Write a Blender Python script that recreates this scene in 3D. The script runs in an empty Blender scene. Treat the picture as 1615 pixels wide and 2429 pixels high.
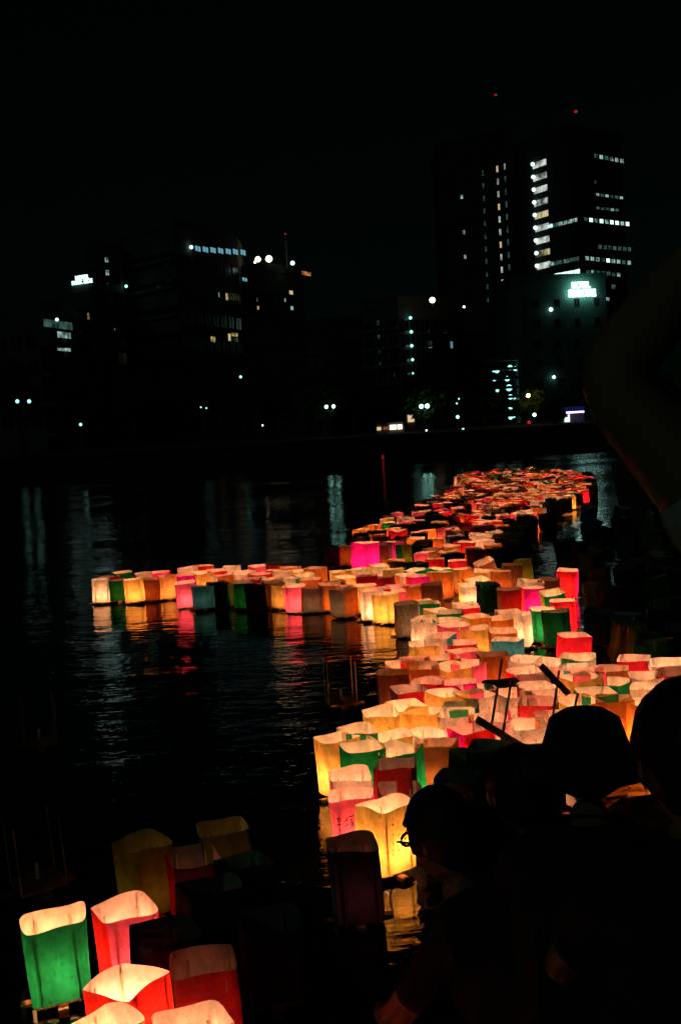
import bpy, bmesh, math, random
import numpy as np
from mathutils import Vector, Matrix
R = math.radians
rnd = random.Random(11)
scene = bpy.context.scene
COL = scene.collection

# ------------------------------------------------------------------ camera
EYE = Vector((0, 0, 1.49))
FPX = 2600.0                       # focal length in photograph pixels (1615 x 2429)
cam_d = bpy.data.cameras.new('camera')
cam_d.sensor_fit = 'VERTICAL'
cam_d.sensor_height = 24.0
cam_d.lens = 24.0 * FPX / 2429.0
cam_d.clip_start = 0.05
cam_d.clip_end = 3000
cam = bpy.data.objects.new('camera', cam_d)
COL.objects.link(cam)
ROT = Matrix.Rotation(R(90 - 4.28), 3, 'X') @ Matrix.Rotation(R(-3.4), 3, 'Z')
cam.matrix_world = Matrix.Translation(EYE) @ ROT.to_4x4()
scene.camera = cam

# ------------------------------------------------------------------ night sky, added fill light
world = bpy.data.worlds.new('World')
scene.world = world
world.use_nodes = True
wn = world.node_tree
wn.nodes.clear()
sky = wn.nodes.new('ShaderNodeTexSky')
sky.sky_type = 'NISHITA'
sky.sun_disc = False
sky.sun_elevation = R(14)
sky.sun_rotation = R(200)
tint = wn.nodes.new('ShaderNodeMix')
tint.data_type = 'RGBA'
tint.blend_type = 'MULTIPLY'
tint.inputs[0].default_value = 1.0
tint.inputs[7].default_value = (0.16, 0.62, 0.40, 1)
bg = wn.nodes.new('ShaderNodeBackground')
bg.inputs['Strength'].default_value = 0.00042
wo = wn.nodes.new('ShaderNodeOutputWorld')
wn.links.new(sky.outputs[0], tint.inputs[6])
wn.links.new(tint.outputs[2], bg.inputs[0])
wn.links.new(bg.outputs[0], wo.inputs[0])

fill_sun_d = bpy.data.lights.new('fill_sun', 'SUN')  # added dim sun lamp from behind the camera, brightens the raised arm
fill_sun_d.energy = 0.026
fill_sun_d.angle = R(8)
fill_sun_d.color = (0.6, 1.0, 0.7)
fill_sun = bpy.data.objects.new('fill_sun', fill_sun_d)
fill_sun.rotation_euler = (R(60), 0, R(-40))
COL.objects.link(fill_sun)

vs = scene.view_settings
vs.view_transform = 'Standard'
vs.look = 'None'
vs.exposure = 0
vs.gamma = 1
vs.use_curve_mapping = False
scene.cycles.use_denoising = True
scene.cycles.max_bounces = 7
scene.cycles.diffuse_bounces = 4
scene.cycles.glossy_bounces = 3
scene.cycles.transmission_bounces = 4
scene.cycles.sample_clamp_indirect = 40.0
scene.cycles.caustics_reflective = False
scene.cycles.caustics_refractive = False

# ------------------------------------------------------------------ projection helpers
def ray(x, y):
    d = ROT @ Vector(((x - 807.5) / FPX, -(y - 1214.5) / FPX, -1))
    return d
def on_z(x, y, z):
    d = ray(x, y)
    return EYE + d * ((z - EYE.z) / d.z)
def at(x, y, Y):
    d = ray(x, y)
    return EYE + d * (Y / d.y)
def on_plane(x, y, p, n):
    d = ray(x, y)
    return EYE + d * ((p - EYE).dot(n) / d.dot(n))

# ------------------------------------------------------------------ object helpers
def link(o, parent=None):
    COL.objects.link(o)
    if parent is not None:
        o.parent = parent
    return o
def tag(o, label=None, cat=None, group=None, kind=None):
    if label: o['label'] = label
    if cat: o['category'] = cat
    if group: o['group'] = group
    if kind: o['kind'] = kind
    return o
def empty(name, loc=(0, 0, 0), rz=0.0):
    o = bpy.data.objects.new(name, None)
    o.empty_display_size = 0.05
    o.location = loc
    o.rotation_euler = (0, 0, rz)
    return link(o)
def obj(name, me, parent=None, mats=None):
    o = bpy.data.objects.new(name, me)
    link(o, parent)
    if mats:
        for i, m in enumerate(mats):
            if i >= len(me.materials):
                me.materials.append(m)
            o.material_slots[i].link = 'OBJECT'
            o.material_slots[i].material = m
    return o

class MB:
    """collects shapes, builds one mesh"""
    def __init__(s): s.v = []; s.f = []; s.m = []
    def add(s, vs_, fs, mi=0):
        b = len(s.v)
        s.v += [tuple(p) for p in vs_]
        s.f += [tuple(b + i for i in f) for f in fs]
        s.m += [mi] * len(fs)
    def box(s, a, b, mi=0, M=None):
        x0, y0, z0 = a; x1, y1, z1 = b
        p = [(x0,y0,z0),(x1,y0,z0),(x1,y1,z0),(x0,y1,z0),(x0,y0,z1),(x1,y0,z1),(x1,y1,z1),(x0,y1,z1)]
        if M is not None: p = [M @ Vector(q) for q in p]
        s.add(p, [(0,3,2,1),(4,5,6,7),(0,1,5,4),(1,2,6,5),(2,3,7,6),(3,0,4,7)], mi)
    def tube(s, pts, rad, n=6, mi=0, cap=True):
        pts = [Vector(p) for p in pts]
        if not hasattr(rad, '__len__'): rad = [rad] * len(pts)
        rings = []
        for i, p in enumerate(pts):
            t = (pts[min(i + 1, len(pts) - 1)] - pts[max(i - 1, 0)]).normalized()
            a = Vector((0, 0, 1)) if abs(t.z) < 0.9 else Vector((1, 0, 0))
            u = t.cross(a).normalized(); w = t.cross(u)
            rings.append([p + (u * math.cos(2*math.pi*k/n) + w * math.sin(2*math.pi*k/n)) * rad[i] for k in range(n)])
        vs_ = [q for r in rings for q in r]
        fs = []
        for i in range(len(pts) - 1):
            for k in range(n):
                fs.append((i*n + k, i*n + (k+1) % n, (i+1)*n + (k+1) % n, (i+1)*n + k))
        if cap:
            fs.append(tuple(range(n - 1, -1, -1)))
            fs.append(tuple((len(pts)-1)*n + k for k in range(n)))
        s.add(vs_, fs, mi)
    def lathe(s, prof, n=10, mi=0, c=(0, 0, 0)):
        vs_ = []
        for r_, z in prof:
            for k in range(n):
                a = 2*math.pi*k/n
                vs_.append((c[0] + r_*math.cos(a), c[1] + r_*math.sin(a), c[2] + z))
        fs = []
        for i in range(len(prof) - 1):
            for k in range(n):
                fs.append((i*n+k, i*n+(k+1) % n, (i+1)*n+(k+1) % n, (i+1)*n+k))
        s.add(vs_, fs, mi)
    def mesh(s, name, smooth=False):
        me = bpy.data.meshes.new(name)
        me.from_pydata(s.v, [], s.f)
        if any(s.m): me.polygons.foreach_set('material_index', s.m)
        if smooth: me.polygons.foreach_set('use_smooth', [True] * len(s.f))
        me.update()
        return me
    def build(s, name, mat, parent=None, smooth=False):
        mats = mat if isinstance(mat, (list, tuple)) else [mat]
        me = s.mesh(name, smooth)
        for m in mats: me.materials.append(m)
        return link(bpy.data.objects.new(name, me), parent)

# ------------------------------------------------------------------ materials
def new_mat(name):
    m = bpy.data.materials.new(name)
    m.use_nodes = True
    nt = m.node_tree
    nt.nodes.clear()
    out = nt.nodes.new('ShaderNodeOutputMaterial')
    return m, nt, out
def noise(nt, scale, detail=3.0, rough=0.55, vec=None):
    n = nt.nodes.new('ShaderNodeTexNoise')
    n.inputs['Scale'].default_value = scale
    n.inputs['Detail'].default_value = detail
    n.inputs['Roughness'].default_value = rough
    if vec is not None: nt.links.new(vec, n.inputs['Vector'])
    return n
def ramp(nt, src, p0, c0, p1, c1):
    r_ = nt.nodes.new('ShaderNodeValToRGB')
    r_.color_ramp.elements[0].position = p0
    r_.color_ramp.elements[0].color = (*c0, 1)
    r_.color_ramp.elements[1].position = p1
    r_.color_ramp.elements[1].color = (*c1, 1)
    nt.links.new(src, r_.inputs[0])
    return r_.outputs[0]
def mixc(nt, a, b, fac=1.0, mode='MULTIPLY'):
    m = nt.nodes.new('ShaderNodeMix')
    m.data_type = 'RGBA'; m.blend_type = mode
    for sock, v in ((m.inputs[0], fac), (m.inputs[6], a), (m.inputs[7], b)):
        if hasattr(v, 'is_output'): nt.links.new(v, sock)
        elif isinstance(v, (int, float)): sock.default_value = v
        else: sock.default_value = (*v, 1)
    return m.outputs[2]
def surf(name, col, rough=0.7, scale=6.0, vary=0.35, bump=0.0, spec=0.3):
    m, nt, out = new_mat(name)
    p = nt.nodes.new('ShaderNodeBsdfPrincipled')
    tc = nt.nodes.new('ShaderNodeTexCoord')
    n = noise(nt, scale, 5, 0.6, tc.outputs['Object'])
    c = mixc(nt, col, ramp(nt, n.outputs[0], 0.3, (1 - vary,) * 3, 0.7, (1 + vary * 0.3,) * 3))
    nt.links.new(c, p.inputs['Base Color'])
    p.inputs['Roughness'].default_value = rough
    p.inputs['Specular IOR Level'].default_value = spec
    if bump:
        b = nt.nodes.new('ShaderNodeBump')
        b.inputs['Strength'].default_value = bump
        b.inputs['Distance'].default_value = 0.02
        nt.links.new(n.outputs[0], b.inputs['Height'])
        nt.links.new(b.outputs[0], p.inputs['Normal'])
    nt.links.new(p.outputs[0], out.inputs[0])
    return m
def glow(name, col, strength, patch=None):
    m, nt, out = new_mat(name)
    e = nt.nodes.new('ShaderNodeEmission')
    e.inputs['Strength'].default_value = strength
    e.inputs['Color'].default_value = (*col, 1)
    if patch:                       # uneven rooms behind glass: curtains, furniture
        tc = nt.nodes.new('ShaderNodeTexCoord')
        oi = nt.nodes.new('ShaderNodeObjectInfo')
        ad = nt.nodes.new('ShaderNodeVectorMath'); ad.operation = 'ADD'
        nt.links.new(tc.outputs['Object'], ad.inputs[0])
        nt.links.new(oi.outputs['Location'], ad.inputs[1])
        n = noise(nt, patch, 2, 0.5, ad.outputs[0])
        nt.links.new(mixc(nt, col, ramp(nt, n.outputs[0], 0.38, (0.12,) * 3, 0.62, (1.0,) * 3)), e.inputs['Color'])
    nt.links.new(e.outputs[0], out.inputs[0])
    m.cycles.emission_sampling = 'FRONT'
    return m

def paper(name, dye, inner, unlit=0.55):
    """dyed translucent paper: white-ish on the inside, dye printed outside"""
    m, nt, out = new_mat(name)
    tc = nt.nodes.new('ShaderNodeTexCoord')
    oi = nt.nodes.new('ShaderNodeObjectInfo')
    ofs = nt.nodes.new('ShaderNodeVectorMath'); ofs.operation = 'SCALE'
    nt.links.new(oi.outputs['Random'], ofs.inputs['Scale'])
    ofs.inputs[0].default_value = (7.3, 3.1, 5.7)
    ad = nt.nodes.new('ShaderNodeVectorMath'); ad.operation = 'ADD'
    nt.links.new(tc.outputs['Object'], ad.inputs[0]); nt.links.new(ofs.outputs[0], ad.inputs[1])
    v = ad.outputs[0]
    fib = noise(nt, 95.0, 4, 0.65, v)          # paper fibre
    clo = noise(nt, 17.0, 3, 0.55, v)          # cloudy thickness
    spk = noise(nt, 75.0, 3, 0.6, v)          # soot specks and pores
    f1 = ramp(nt, fib.outputs[0], 0.32, (0.72,) * 3, 0.66, (1.08,) * 3)
    f2 = ramp(nt, clo.outputs[0], 0.34, (0.66,) * 3, 0.64, (1.05,) * 3)
    f3 = ramp(nt, spk.outputs[0], 0.33, (0.35,) * 3, 0.45, (1.0,) * 3)
    f = mixc(nt, mixc(nt, f1, f2), f3)
    # dyed batches differ a little
    hs = nt.nodes.new('ShaderNodeHueSaturation')
    mr = nt.nodes.new('ShaderNodeMapRange')
    mr.inputs['To Min'].default_value = 0.488; mr.inputs['To Max'].default_value = 0.512
    nt.links.new(oi.outputs['Random'], mr.inputs['Value']); nt.links.new(mr.outputs[0], hs.inputs['Hue'])
    hs.inputs['Color'].default_value = (*dye, 1)
    tr = nt.nodes.new('ShaderNodeBsdfTranslucent')
    df = nt.nodes.new('ShaderNodeBsdfDiffuse')
    nt.links.new(mixc(nt, hs.outputs[0], f), tr.inputs['Color'])
    ge = nt.nodes.new('ShaderNodeNewGeometry')
    side = mixc(nt, tuple(min(1, c * unlit + 0.02) for c in dye), inner, ge.outputs['Backfacing'], 'MIX')
    nt.links.new(mixc(nt, side, f2), df.inputs['Color'])
    mx = nt.nodes.new('ShaderNodeMixShader')
    mx.inputs[0].default_value = 0.34
    nt.links.new(df.outputs[0], mx.inputs[1]); nt.links.new(tr.outputs[0], mx.inputs[2])
    nt.links.new(mx.outputs[0], out.inputs[0])
    return m

INN = (0.86, 0.80, 0.72)
PAPER = {
    'white':  paper('paper_white', (0.90, 0.78, 0.70), (0.86, 0.80, 0.74)),
    'yellow': paper('paper_yellow', (0.85, 0.56, 0.13), (0.88, 0.82, 0.70)),
    'orange': paper('paper_orange', (0.80, 0.25, 0.045), (0.86, 0.72, 0.60)),
    'red':    paper('paper_red', (0.86, 0.020, 0.035), (0.86, 0.70, 0.66)),
    'pink':   paper('paper_pink', (0.95, 0.13, 0.30), (0.88, 0.72, 0.70)),
    'rose':   paper('paper_rose', (0.98, 0.012, 0.42), (0.88, 0.66, 0.66)),
    'green':  paper('paper_green', (0.008, 0.27, 0.075), (0.84, 0.80, 0.68)),
    'olive':  paper('paper_olive', (0.42, 0.46, 0.05), (0.42, 0.46, 0.14)),
    'teal':   paper('paper_teal', (0.05, 0.36, 0.62), (0.84, 0.78, 0.74)),
    'navy':   paper('paper_navy', (0.03, 0.07, 0.14), (0.30, 0.32, 0.30)),
    'purple': paper('paper_purple', (0.14, 0.05, 0.12), (0.34, 0.28, 0.28)),
    'brown':  paper('paper_brown', (0.40, 0.15, 0.05), (0.60, 0.44, 0.34)),
    'grey':   paper('paper_grey', (0.45, 0.42, 0.36), (0.66, 0.60, 0.52)),
}
WORD = {'white': 'white', 'yellow': 'yellow', 'orange': 'orange', 'red': 'red', 'pink': 'pink', 'rose': 'hot pink',
        'green': 'green', 'olive': 'olive green', 'teal': 'blue', 'navy': 'dark navy', 'purple': 'dark purple',
        'brown': 'brown', 'grey': 'grey'}
WOOD = surf('lantern_wood', (0.30, 0.17, 0.08), 0.75, 40, 0.5)
STICK = surf('pale_stick', (0.52, 0.36, 0.22), 0.7, 60, 0.4)
WAX = surf('candle_wax', (0.8, 0.74, 0.62), 0.5, 30, 0.1)
INK = surf('brush_ink', (0.02, 0.006, 0.008), 0.6, 60, 0.3)
FCOL = (1.0, 0.425, 0.195)
FLAME = {k: glow('flame_%d' % (k + 3), FCOL, s) for k, s in ((-3, 130), (-2, 26), (0, 480), (1, 800), (2, 1080), (3, 1400))}
# ------------------------------------------------------------------ the water
def water_mat():
    m, nt, out = new_mat('river_water')
    p = nt.nodes.new('ShaderNodeBsdfPrincipled')
    p.inputs['Base Color'].default_value = (0.002, 0.004, 0.004, 1)
    p.inputs['Roughness'].default_value = 0.065
    p.inputs['IOR'].default_value = 1.333
    tc = nt.nodes.new('ShaderNodeTexCoord')
    mp = nt.nodes.new('ShaderNodeMapping')
    mp.inputs['Rotation'].default_value = (0, 0, R(12))
    mp.inputs['Scale'].default_value = (0.55, 1.0, 1.0)
    nt.links.new(tc.outputs['Object'], mp.inputs[0])
    a = noise(nt, 2.6, 3, 0.5, mp.outputs[0])
    b = noise(nt, 13.0, 3, 0.55, mp.outputs[0])
    ad = nt.nodes.new('ShaderNodeMath'); ad.operation = 'MULTIPLY_ADD'
    nt.links.new(b.outputs[0], ad.inputs[0]); ad.inputs[1].default_value = 0.30
    nt.links.new(a.outputs[0], ad.inputs[2])
    big = noise(nt, 0.28, 2, 0.5, tc.outputs['Object'])          # calm lanes and ruffled patches
    mr = nt.nodes.new('ShaderNodeMapRange')
    nt.links.new(big.outputs[0], mr.inputs['Value'])
    mr.inputs['From Min'].default_value = 0.38; mr.inputs['From Max'].default_value = 0.66
    mr.inputs['To Min'].default_value = 0.6; mr.inputs['To Max'].default_value = 1.6
    bp = nt.nodes.new('ShaderNodeBump')
    bp.inputs['Strength'].default_value = 1.0
    bp.inputs['Distance'].default_value = 0.016
    mu = nt.nodes.new('ShaderNodeMath'); mu.operation = 'MULTIPLY'
    nt.links.new(ad.outputs[0], mu.inputs[0]); nt.links.new(mr.outputs[0], mu.inputs[1])
    nt.links.new(mu.outputs[0], bp.inputs['Height'])
    nt.links.new(bp.outputs[0], p.inputs['Normal'])
    nt.links.new(p.outputs[0], out.inputs[0])
    return m
mb = MB()
mb.add([(-160, -6, 0), (160, -6, 0), (160, 50.3, 0), (-160, 50.3, 0)], [(0, 1, 2, 3)])
tag(mb.build('river', water_mat()), kind='structure')

# ------------------------------------------------------------------ near bank
STONE = surf('dark_stone', (0.07, 0.068, 0.06), 0.9, 3, 0.6, 0.6, 0.1)
edge = [(-6, -2.0), (-2.2, 0.2), (-0.35, 1.6), (0.0, 2.3), (0.30, 2.9), (0.58, 3.55), (1.0, 4.1), (1.9, 4.3), (2.45, 5.2), (2.75, 9.9), (4.1, 16), (7.7, 31), (12.5, 47), (14, 52)]
prof = [(0, -0.5), (0, 0.02), (0.5, 0.03), (0.52, 0.22), (1.2, 0.24), (1.22, 0.46), (2.0, 0.5), (7, 2.0), (60, 2.4)]
dirs = []
for i, (x, y) in enumerate(edge):
    a = Vector(edge[max(i - 1, 0)]); b = Vector(edge[min(i + 1, len(edge) - 1)])
    t = (b - a).normalized()
    dirs.append(Vector((t.y, -t.x)))
vsx, fsx = [], []
for (x, y), d in zip(edge, dirs):
    for o, z in prof:
        if o > 1.9: d2 = Vector((0.93, -0.37))
        else: d2 = d
        vsx.append((x + d2.x * o, y + d2.y * o, z))
n = len(prof)
for i in range(len(edge) - 1):
    for k in range(n - 1):
        fsx.append((i*n + k, (i+1)*n + k, (i+1)*n + k + 1, i*n + k + 1))
mb = MB(); mb.add(vsx, fsx)
tag(mb.build('riverbank', STONE), kind='structure')

# ------------------------------------------------------------------ far bank ground and wall
CONC = surf('concrete', (0.30, 0.30, 0.28), 0.85, 0.7, 0.4)
ASPH = surf('asphalt', (0.05, 0.05, 0.05), 0.9, 1.5, 0.4)
mb = MB(); mb.add([(-700, 50.6, 1.05), (700, 50.6, 1.05), (700, 1200, 1.05), (-700, 1200, 1.05)], [(0, 1, 2, 3)])
tag(mb.build('ground', ASPH), kind='structure')
wall = empty('river_wall', (0, 50, 0))
tag(wall, 'long dark stone embankment wall along the far side of the river', 'wall')
mb = MB(); mb.box((-150, 0, -0.5), (150, 0.6, 0.95)); mb.build('wall_face', STONE, wall)
mb = MB(); mb.box((-150, -0.12, 0.953), (150, 0.7, 1.10)); mb.build('coping', STONE, wall)
# ------------------------------------------------------------------ buildings across the river
DARKGLASS = surf('dark_glass', (0.01, 0.012, 0.012), 0.15, 2, 0.2, spec=0.6)
FACADE = {k: surf('facade_' + k, c, 0.85, 0.5, 0.3) for k, c in
          (('pale', (0.07, 0.17, 0.14)), ('grey', (0.12, 0.125, 0.12)), ('dark', (0.04, 0.044, 0.044)), ('tan', (0.14, 0.12, 0.09)))}
TRIM = surf('window_trim', (0.10, 0.10, 0.10), 0.6, 3, 0.2)
COOL, WARM = (0.62, 1.0, 0.90), (1.0, 0.72, 0.36)
LIT = {
    'cool': glow('window_cool', COOL, 0.55, 0.9), 'bright': glow('window_bright', (0.62, 1.0, 0.92), 2.0),
    'blue': glow('window_blue', (0.22, 0.62, 0.75), 0.55), 'dim': glow('window_dim', (0.30, 0.72, 0.62), 0.16, 0.8),
    'warm': glow('window_warm', WARM, 0.75), 'yellow': glow('window_yellow', (1.0, 0.75, 0.25), 0.55, 1.5),
    'olive': glow('window_olive', (0.35, 0.5, 0.12), 0.10, 1.2), 'orange': glow('window_orange', (1.0, 0.32, 0.12), 0.7, 1.0),
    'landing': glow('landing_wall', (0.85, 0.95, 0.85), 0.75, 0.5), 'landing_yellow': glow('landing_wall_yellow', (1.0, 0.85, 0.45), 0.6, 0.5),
    'signlow': glow('sign_letters_low', (0.6, 1.0, 0.92), 2.0), 'sign': glow('sign_letters', (0.50, 1.0, 0.90), 7.0), 'lamp': glow('lamp_white', (0.38, 1.0, 0.84), 1.6), 'lampstrong': glow('lamp_strong', (0.42, 1.0, 0.80), 9), 'lampamber': glow('lamp_amber', (1.0, 0.55, 0.12), 60),
    'lampwarm': glow('lamp_warm', (1.0, 0.80, 0.50), 5), 'red': glow('lamp_red', (1.0, 0.03, 0.04), 0.42),
    'purple': glow('neon_violet', (0.75, 0.45, 1.0), 4.0), 'neon': glow('canopy_glow', (0.04, 0.05, 0.5), 0.12),
    'shop': glow('shop_front', (1.0, 0.88, 0.66), 2.6), 'teal': glow('stair_light', (0.25, 0.75, 0.80), 0.35),
}
def pane_mesh(w, h, mat, name='window'):
    mb_ = MB()
    mb_.box((-w/2 - .06, -.05, -h/2 - .06), (w/2 + .06, .0, -h/2), 1); mb_.box((-w/2 - .06, -.05, h/2), (w/2 + .06, .0, h/2 + .06), 1)
    mb_.box((-w/2 - .06, -.05, -h/2), (-w/2, .0, h/2), 1); mb_.box((w/2, -.05, -h/2), (w/2 + .06, .0, h/2), 1)
    mb_.box((-.03, -.04, -h/2), (.03, -.012, h/2), 1)
    mb_.add([(-w/2, -.01, -h/2), (w/2, -.01, -h/2), (w/2, -.01, h/2), (-w/2, -.01, h/2)], [(0, 1, 2, 3)], 0)
    me = mb_.mesh(name); me.materials.append(mat); me.materials.append(TRIM)
    return me
_pm = {}
class Building:
    """corners: pixel columns with their depth, left to right as seen; a footprint prism behind them"""
    def __init__(s, corners, top_y, mat, label, back=14, name='building', base=1.05):
        s.c = [at(x, 1030, Y).xy.to_3d() for x, Y in corners]
        t = at(corners[0][0], top_y, corners[0][1]).z
        s.base, s.top = base, t
        m = sum(s.c, Vector()) / len(s.c)
        s.root = empty(name, (m.x, m.y, base)); tag(s.root, label, 'building')
        s.off = Vector((m.x, m.y, base))
        foot = [p - s.off for p in s.c]
        bk = [Vector((p.x, p.y + back, 0)) for p in (foot[-1], foot[0])]
        foot = [Vector((p.x, p.y, 0)) for p in foot] + bk
        n_ = len(foot); h = t - base
        mb_ = MB(); mb_.add([(p.x, p.y, 0) for p in foot] + [(p.x, p.y, h) for p in foot],
              [(i, (i + 1) % n_, n_ + (i + 1) % n_, n_ + i) for i in range(n_)] + [tuple(range(n_, 2 * n_))])
        mb_.build('wall', FACADE[mat], s.root)
        cx = sum(foot, Vector()) / n_
        mb_ = MB()                    # parapet, a little proud of the walls
        o = [cx + (p - cx) * 1.02 for p in foot]
        mb_.add([(p.x, p.y, h - .5) for p in o] + [(p.x, p.y, h + .6) for p in o],
              [(i, (i + 1) % n_, n_ + (i + 1) % n_, n_ + i) for i in range(n_)] + [tuple(range(n_, 2 * n_)), tuple(range(n_ - 1, -1, -1))])
        mb_.build('parapet', FACADE[mat], s.root)
        s.h = h
    def frame(s, i=0):
        a, b = s.c[i], s.c[i + 1]
        u = (b - a).normalized(); nrm = Vector((u.y, -u.x, 0))
        return a, u, nrm, (b - a).length
    def put(s, me, world, i=0, name='window', lift=0.02):
        a, u, nrm, w = s.frame(i)
        o = bpy.data.objects.new(name, me); link(o, s.root)
        o.location = world + nrm * lift - s.off
        o.rotation_euler = (0, 0, math.atan2(u.y, u.x))
        return o
    def win(s, px, py, wpx, hpx, mat, i=0, name='window'):
        a, u, nrm, w = s.frame(i)
        p = on_plane(px, py, a, nrm)
        k = p.y / FPX
        W = round(wpx * k / max(.3, abs(u.x)), 2); H = round(hpx * k, 2)
        key = (W, H, mat)
        if key not in _pm: _pm[key] = pane_mesh(W, H, LIT[mat])
        return s.put(_pm[key], p, i, name)
    def grid(s, cols, floors, w, h, i=0, z0=3.2, skip=()):
        a, u, nrm, wd = s.frame(i)
        key = (w, h, 'dark')
        if key not in _pm: _pm[key] = pane_mesh(w, h, DARKGLASS)
        for f in range(floors):
            for c in range(cols):
                p = a + u * (wd * (c + .5) / cols); p.z = s.base + z0 + f * (s.h - z0 - 1.0) / max(1, floors)
                if any((p - q).length < 1.6 for q in skip): continue
                s.put(_pm[key], p.copy(), i)
    def slab(s, i=0, floors=6, z0=2.0, depth=.5, thick=.35):
        a, u, nrm, wd = s.frame(i)
        for f in range(floors):
            z = z0 + f * (s.h - z0) / floors
            mb_ = MB(); mb_.box((0, -depth, 0), (wd, -0.003, thick))
            o = mb_.build('balcony', FACADE['pale'], s.root)
            o.location = a - s.off + Vector((0, 0, z)); o.rotation_euler = (0, 0, math.atan2(u.y, u.x))
def globe(parent, world, r_, mat, name='lamp', off=None):
    mb_ = MB(); mb_.lathe([(0, -1), (.7, -.7), (1, 0), (.7, .7), (0, 1)], 8)
    me = mb_.mesh(name, True); me.materials.append(LIT[mat])
    o = bpy.data.objects.new(name, me); o.scale = (r_ * .8,) * 3
    link(o, parent); o.location = world - (off if off is not None else Vector())
    return o

# --- the tall tower with narrow slit windows
T1 = Building([(1072, 232), (1250, 222)], 345, 'dark', 'tall dark tower with columns of narrow lit slit windows')
for k in range(11):
    T1.win(1179 + 1.37 * k, 401 + 29.9 * k, 4, 14, 'warm' if k % 3 == 0 else 'landing')
    T1.win(1196.5 + 1.37 * k, 395 + 29.9 * k, 3, 14, 'cool' if k == 0 else 'dim')
    T1.win(1145 + 1.2 * k, 411 + 29.9 * k, 3, 12, 'dim')
for x, y in ((1095, 467), (1100, 551), (1103, 609)): T1.win(x, y, 5, 9, 'cool')
mast = T1.off + Vector((0, 4, T1.h))
p = at(1175, 226, 228)
mb = MB(); mb.tube([(p.x - T1.off.x, p.y - T1.off.y, T1.h), (p.x - T1.off.x, p.y - T1.off.y, p.z - T1.off.z)], .25, 6)
mb.build('mast', TRIM, T1.root); globe(T1.root, p, .38, 'red', 'beacon', T1.off)
# --- the tower with corner windows and stair landings
T2 = Building([(1252, 236), (1377, 222), (1500, 231)], 350, 'dark', 'tall corner tower with stacked bright stair landings and lit office strips')
for k in range(9):
    x, y = 1275 + 1.25 * k, 389 + 30.1 * k
    T2.win(x + 4, y, 24, 14, 'landing_yellow' if k in (4, 7) else 'landing', 0, 'landing')
    a, u, nrm, w = T2.frame(0)
    globe(T2.root, on_plane(x - 8, y + 1, a, nrm) + nrm * .5, .55, 'bright', 'landing_lamp', T2.off)
def strip(b, i, x0, y0, x1, y1, n_, mats, hpx=9, drop=0.0):
    for k in range(n_):
        t = (k + .5) / n_
        if rnd.random() < drop: continue
        b.win(x0 + (x1 - x0) * t, y0 + (y1 - y0) * t, abs(x1 - x0) / n_ * .8, hpx, rnd.choice(mats), i)
strip(T2, 0, 1300, 538, 1368, 521, 6, ['cool', 'dim', 'cool'])
T2.win(1304, 536, 9, 9, 'bright', 0)
strip(T2, 0, 1302, 627, 1372, 613, 6, ['cool', 'cool', 'dim'])
strip(T2, 0, 1315, 655, 1374, 644, 4, ['bright'], 11)
strip(T2, 1, 1382, 520, 1493, 532, 9, ['cool', 'dim', 'bright', 'cool'])
strip(T2, 1, 1385, 612, 1497, 624, 9, ['cool', 'bright', 'cool', 'dim'])
strip(T2, 1, 1387, 644, 1472, 652, 7, ['dim', 'cool'])
strip(T2, 1, 1416, 585, 1497, 592, 7, ['dim'])
strip(T2, 1, 1406, 369, 1480, 383, 6, ['cool', 'dim', 'cool'])
strip(T2, 1, 1410, 461, 1478, 470, 6, ['dim', 'cool'], 6, .2)
strip(T2, 1, 1411, 493, 1468, 499, 5, ['dim', 'cool'], 6, .2)
strip(T2, 1, 1420, 706, 1446, 711, 2, ['cool'], 8)
T2.win(1454, 680, 11, 9, 'dim', 1); T2.win(1411, 432, 5, 7, 'dim', 1)
p = at(1365, 265, 230)
mb = MB(); mb.tube([(p.x - T2.off.x, p.y - T2.off.y, T2.h), (p.x - T2.off.x, p.y - T2.off.y, p.z - T2.off.z)], .25, 6)
mb.build('mast', TRIM, T2.root); globe(T2.root, p, .45, 'red', 'beacon', T2.off)
# --- the hotel under the round white sign
H1 = Building([(1222, 200), (1262, 200), (1450, 203)], 662, 'pale', 'hotel block with bright two line rooftop sign in front of the corner tower')
H1.grid(4, 6, 1.0, 1.3, 1)
def letters(text, x0, x1, ytop, ybot, b, i, label, proud=.9, bold=.05, glw='sign'):
    a, u, nrm, w = b.frame(i)
    P0 = on_plane(x0, (ytop + ybot) / 2, a, nrm); P1 = on_plane(x1, (ytop + ybot) / 2 , a, nrm)
    k = P0.y / FPX; Hh = (ybot - ytop) * k; Ww = (P1 - P0).dot(u)
    cu = bpy.data.curves.new('letters', 'FONT'); cu.body = text; cu.size = 1; cu.extrude = .08; cu.offset = bold
    t = bpy.data.objects.new('tmp', cu); link(t)
    dg = bpy.context.evaluated_depsgraph_get()
    me = bpy.data.meshes.new_from_object(t.evaluated_get(dg))
    bpy.data.objects.remove(t)
    vs_ = np.array([v.co[:] for v in me.vertices])
    lo, hi = vs_.min(0), vs_.max(0)
    me.materials.clear(); me.materials.append(LIT[glw])
    o = bpy.data.objects.new('letters', me); link(o, b.root)
    sx, sz = Ww / (hi[0] - lo[0]), Hh / (hi[1] - lo[1])
    o.scale = (sx, sz, 1); o.rotation_euler = (R(90), 0, math.atan2(u.y, u.x))
    o.location = P0 + nrm * proud - b.off - u * lo[0] * sx - Vector((0, 0, Hh / 2 + lo[1] * sz))
    o['label'] = label
letters('HOTEL', 1351, 1394, 671, 686, H1, 1, 'upper line of glowing white sign letters')
letters('SUNROUTE', 1343, 1407, 689.5, 706.5, H1, 1, 'lower line of glowing white sign letters')
a, u, nrm, w = H1.frame(1)
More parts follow.
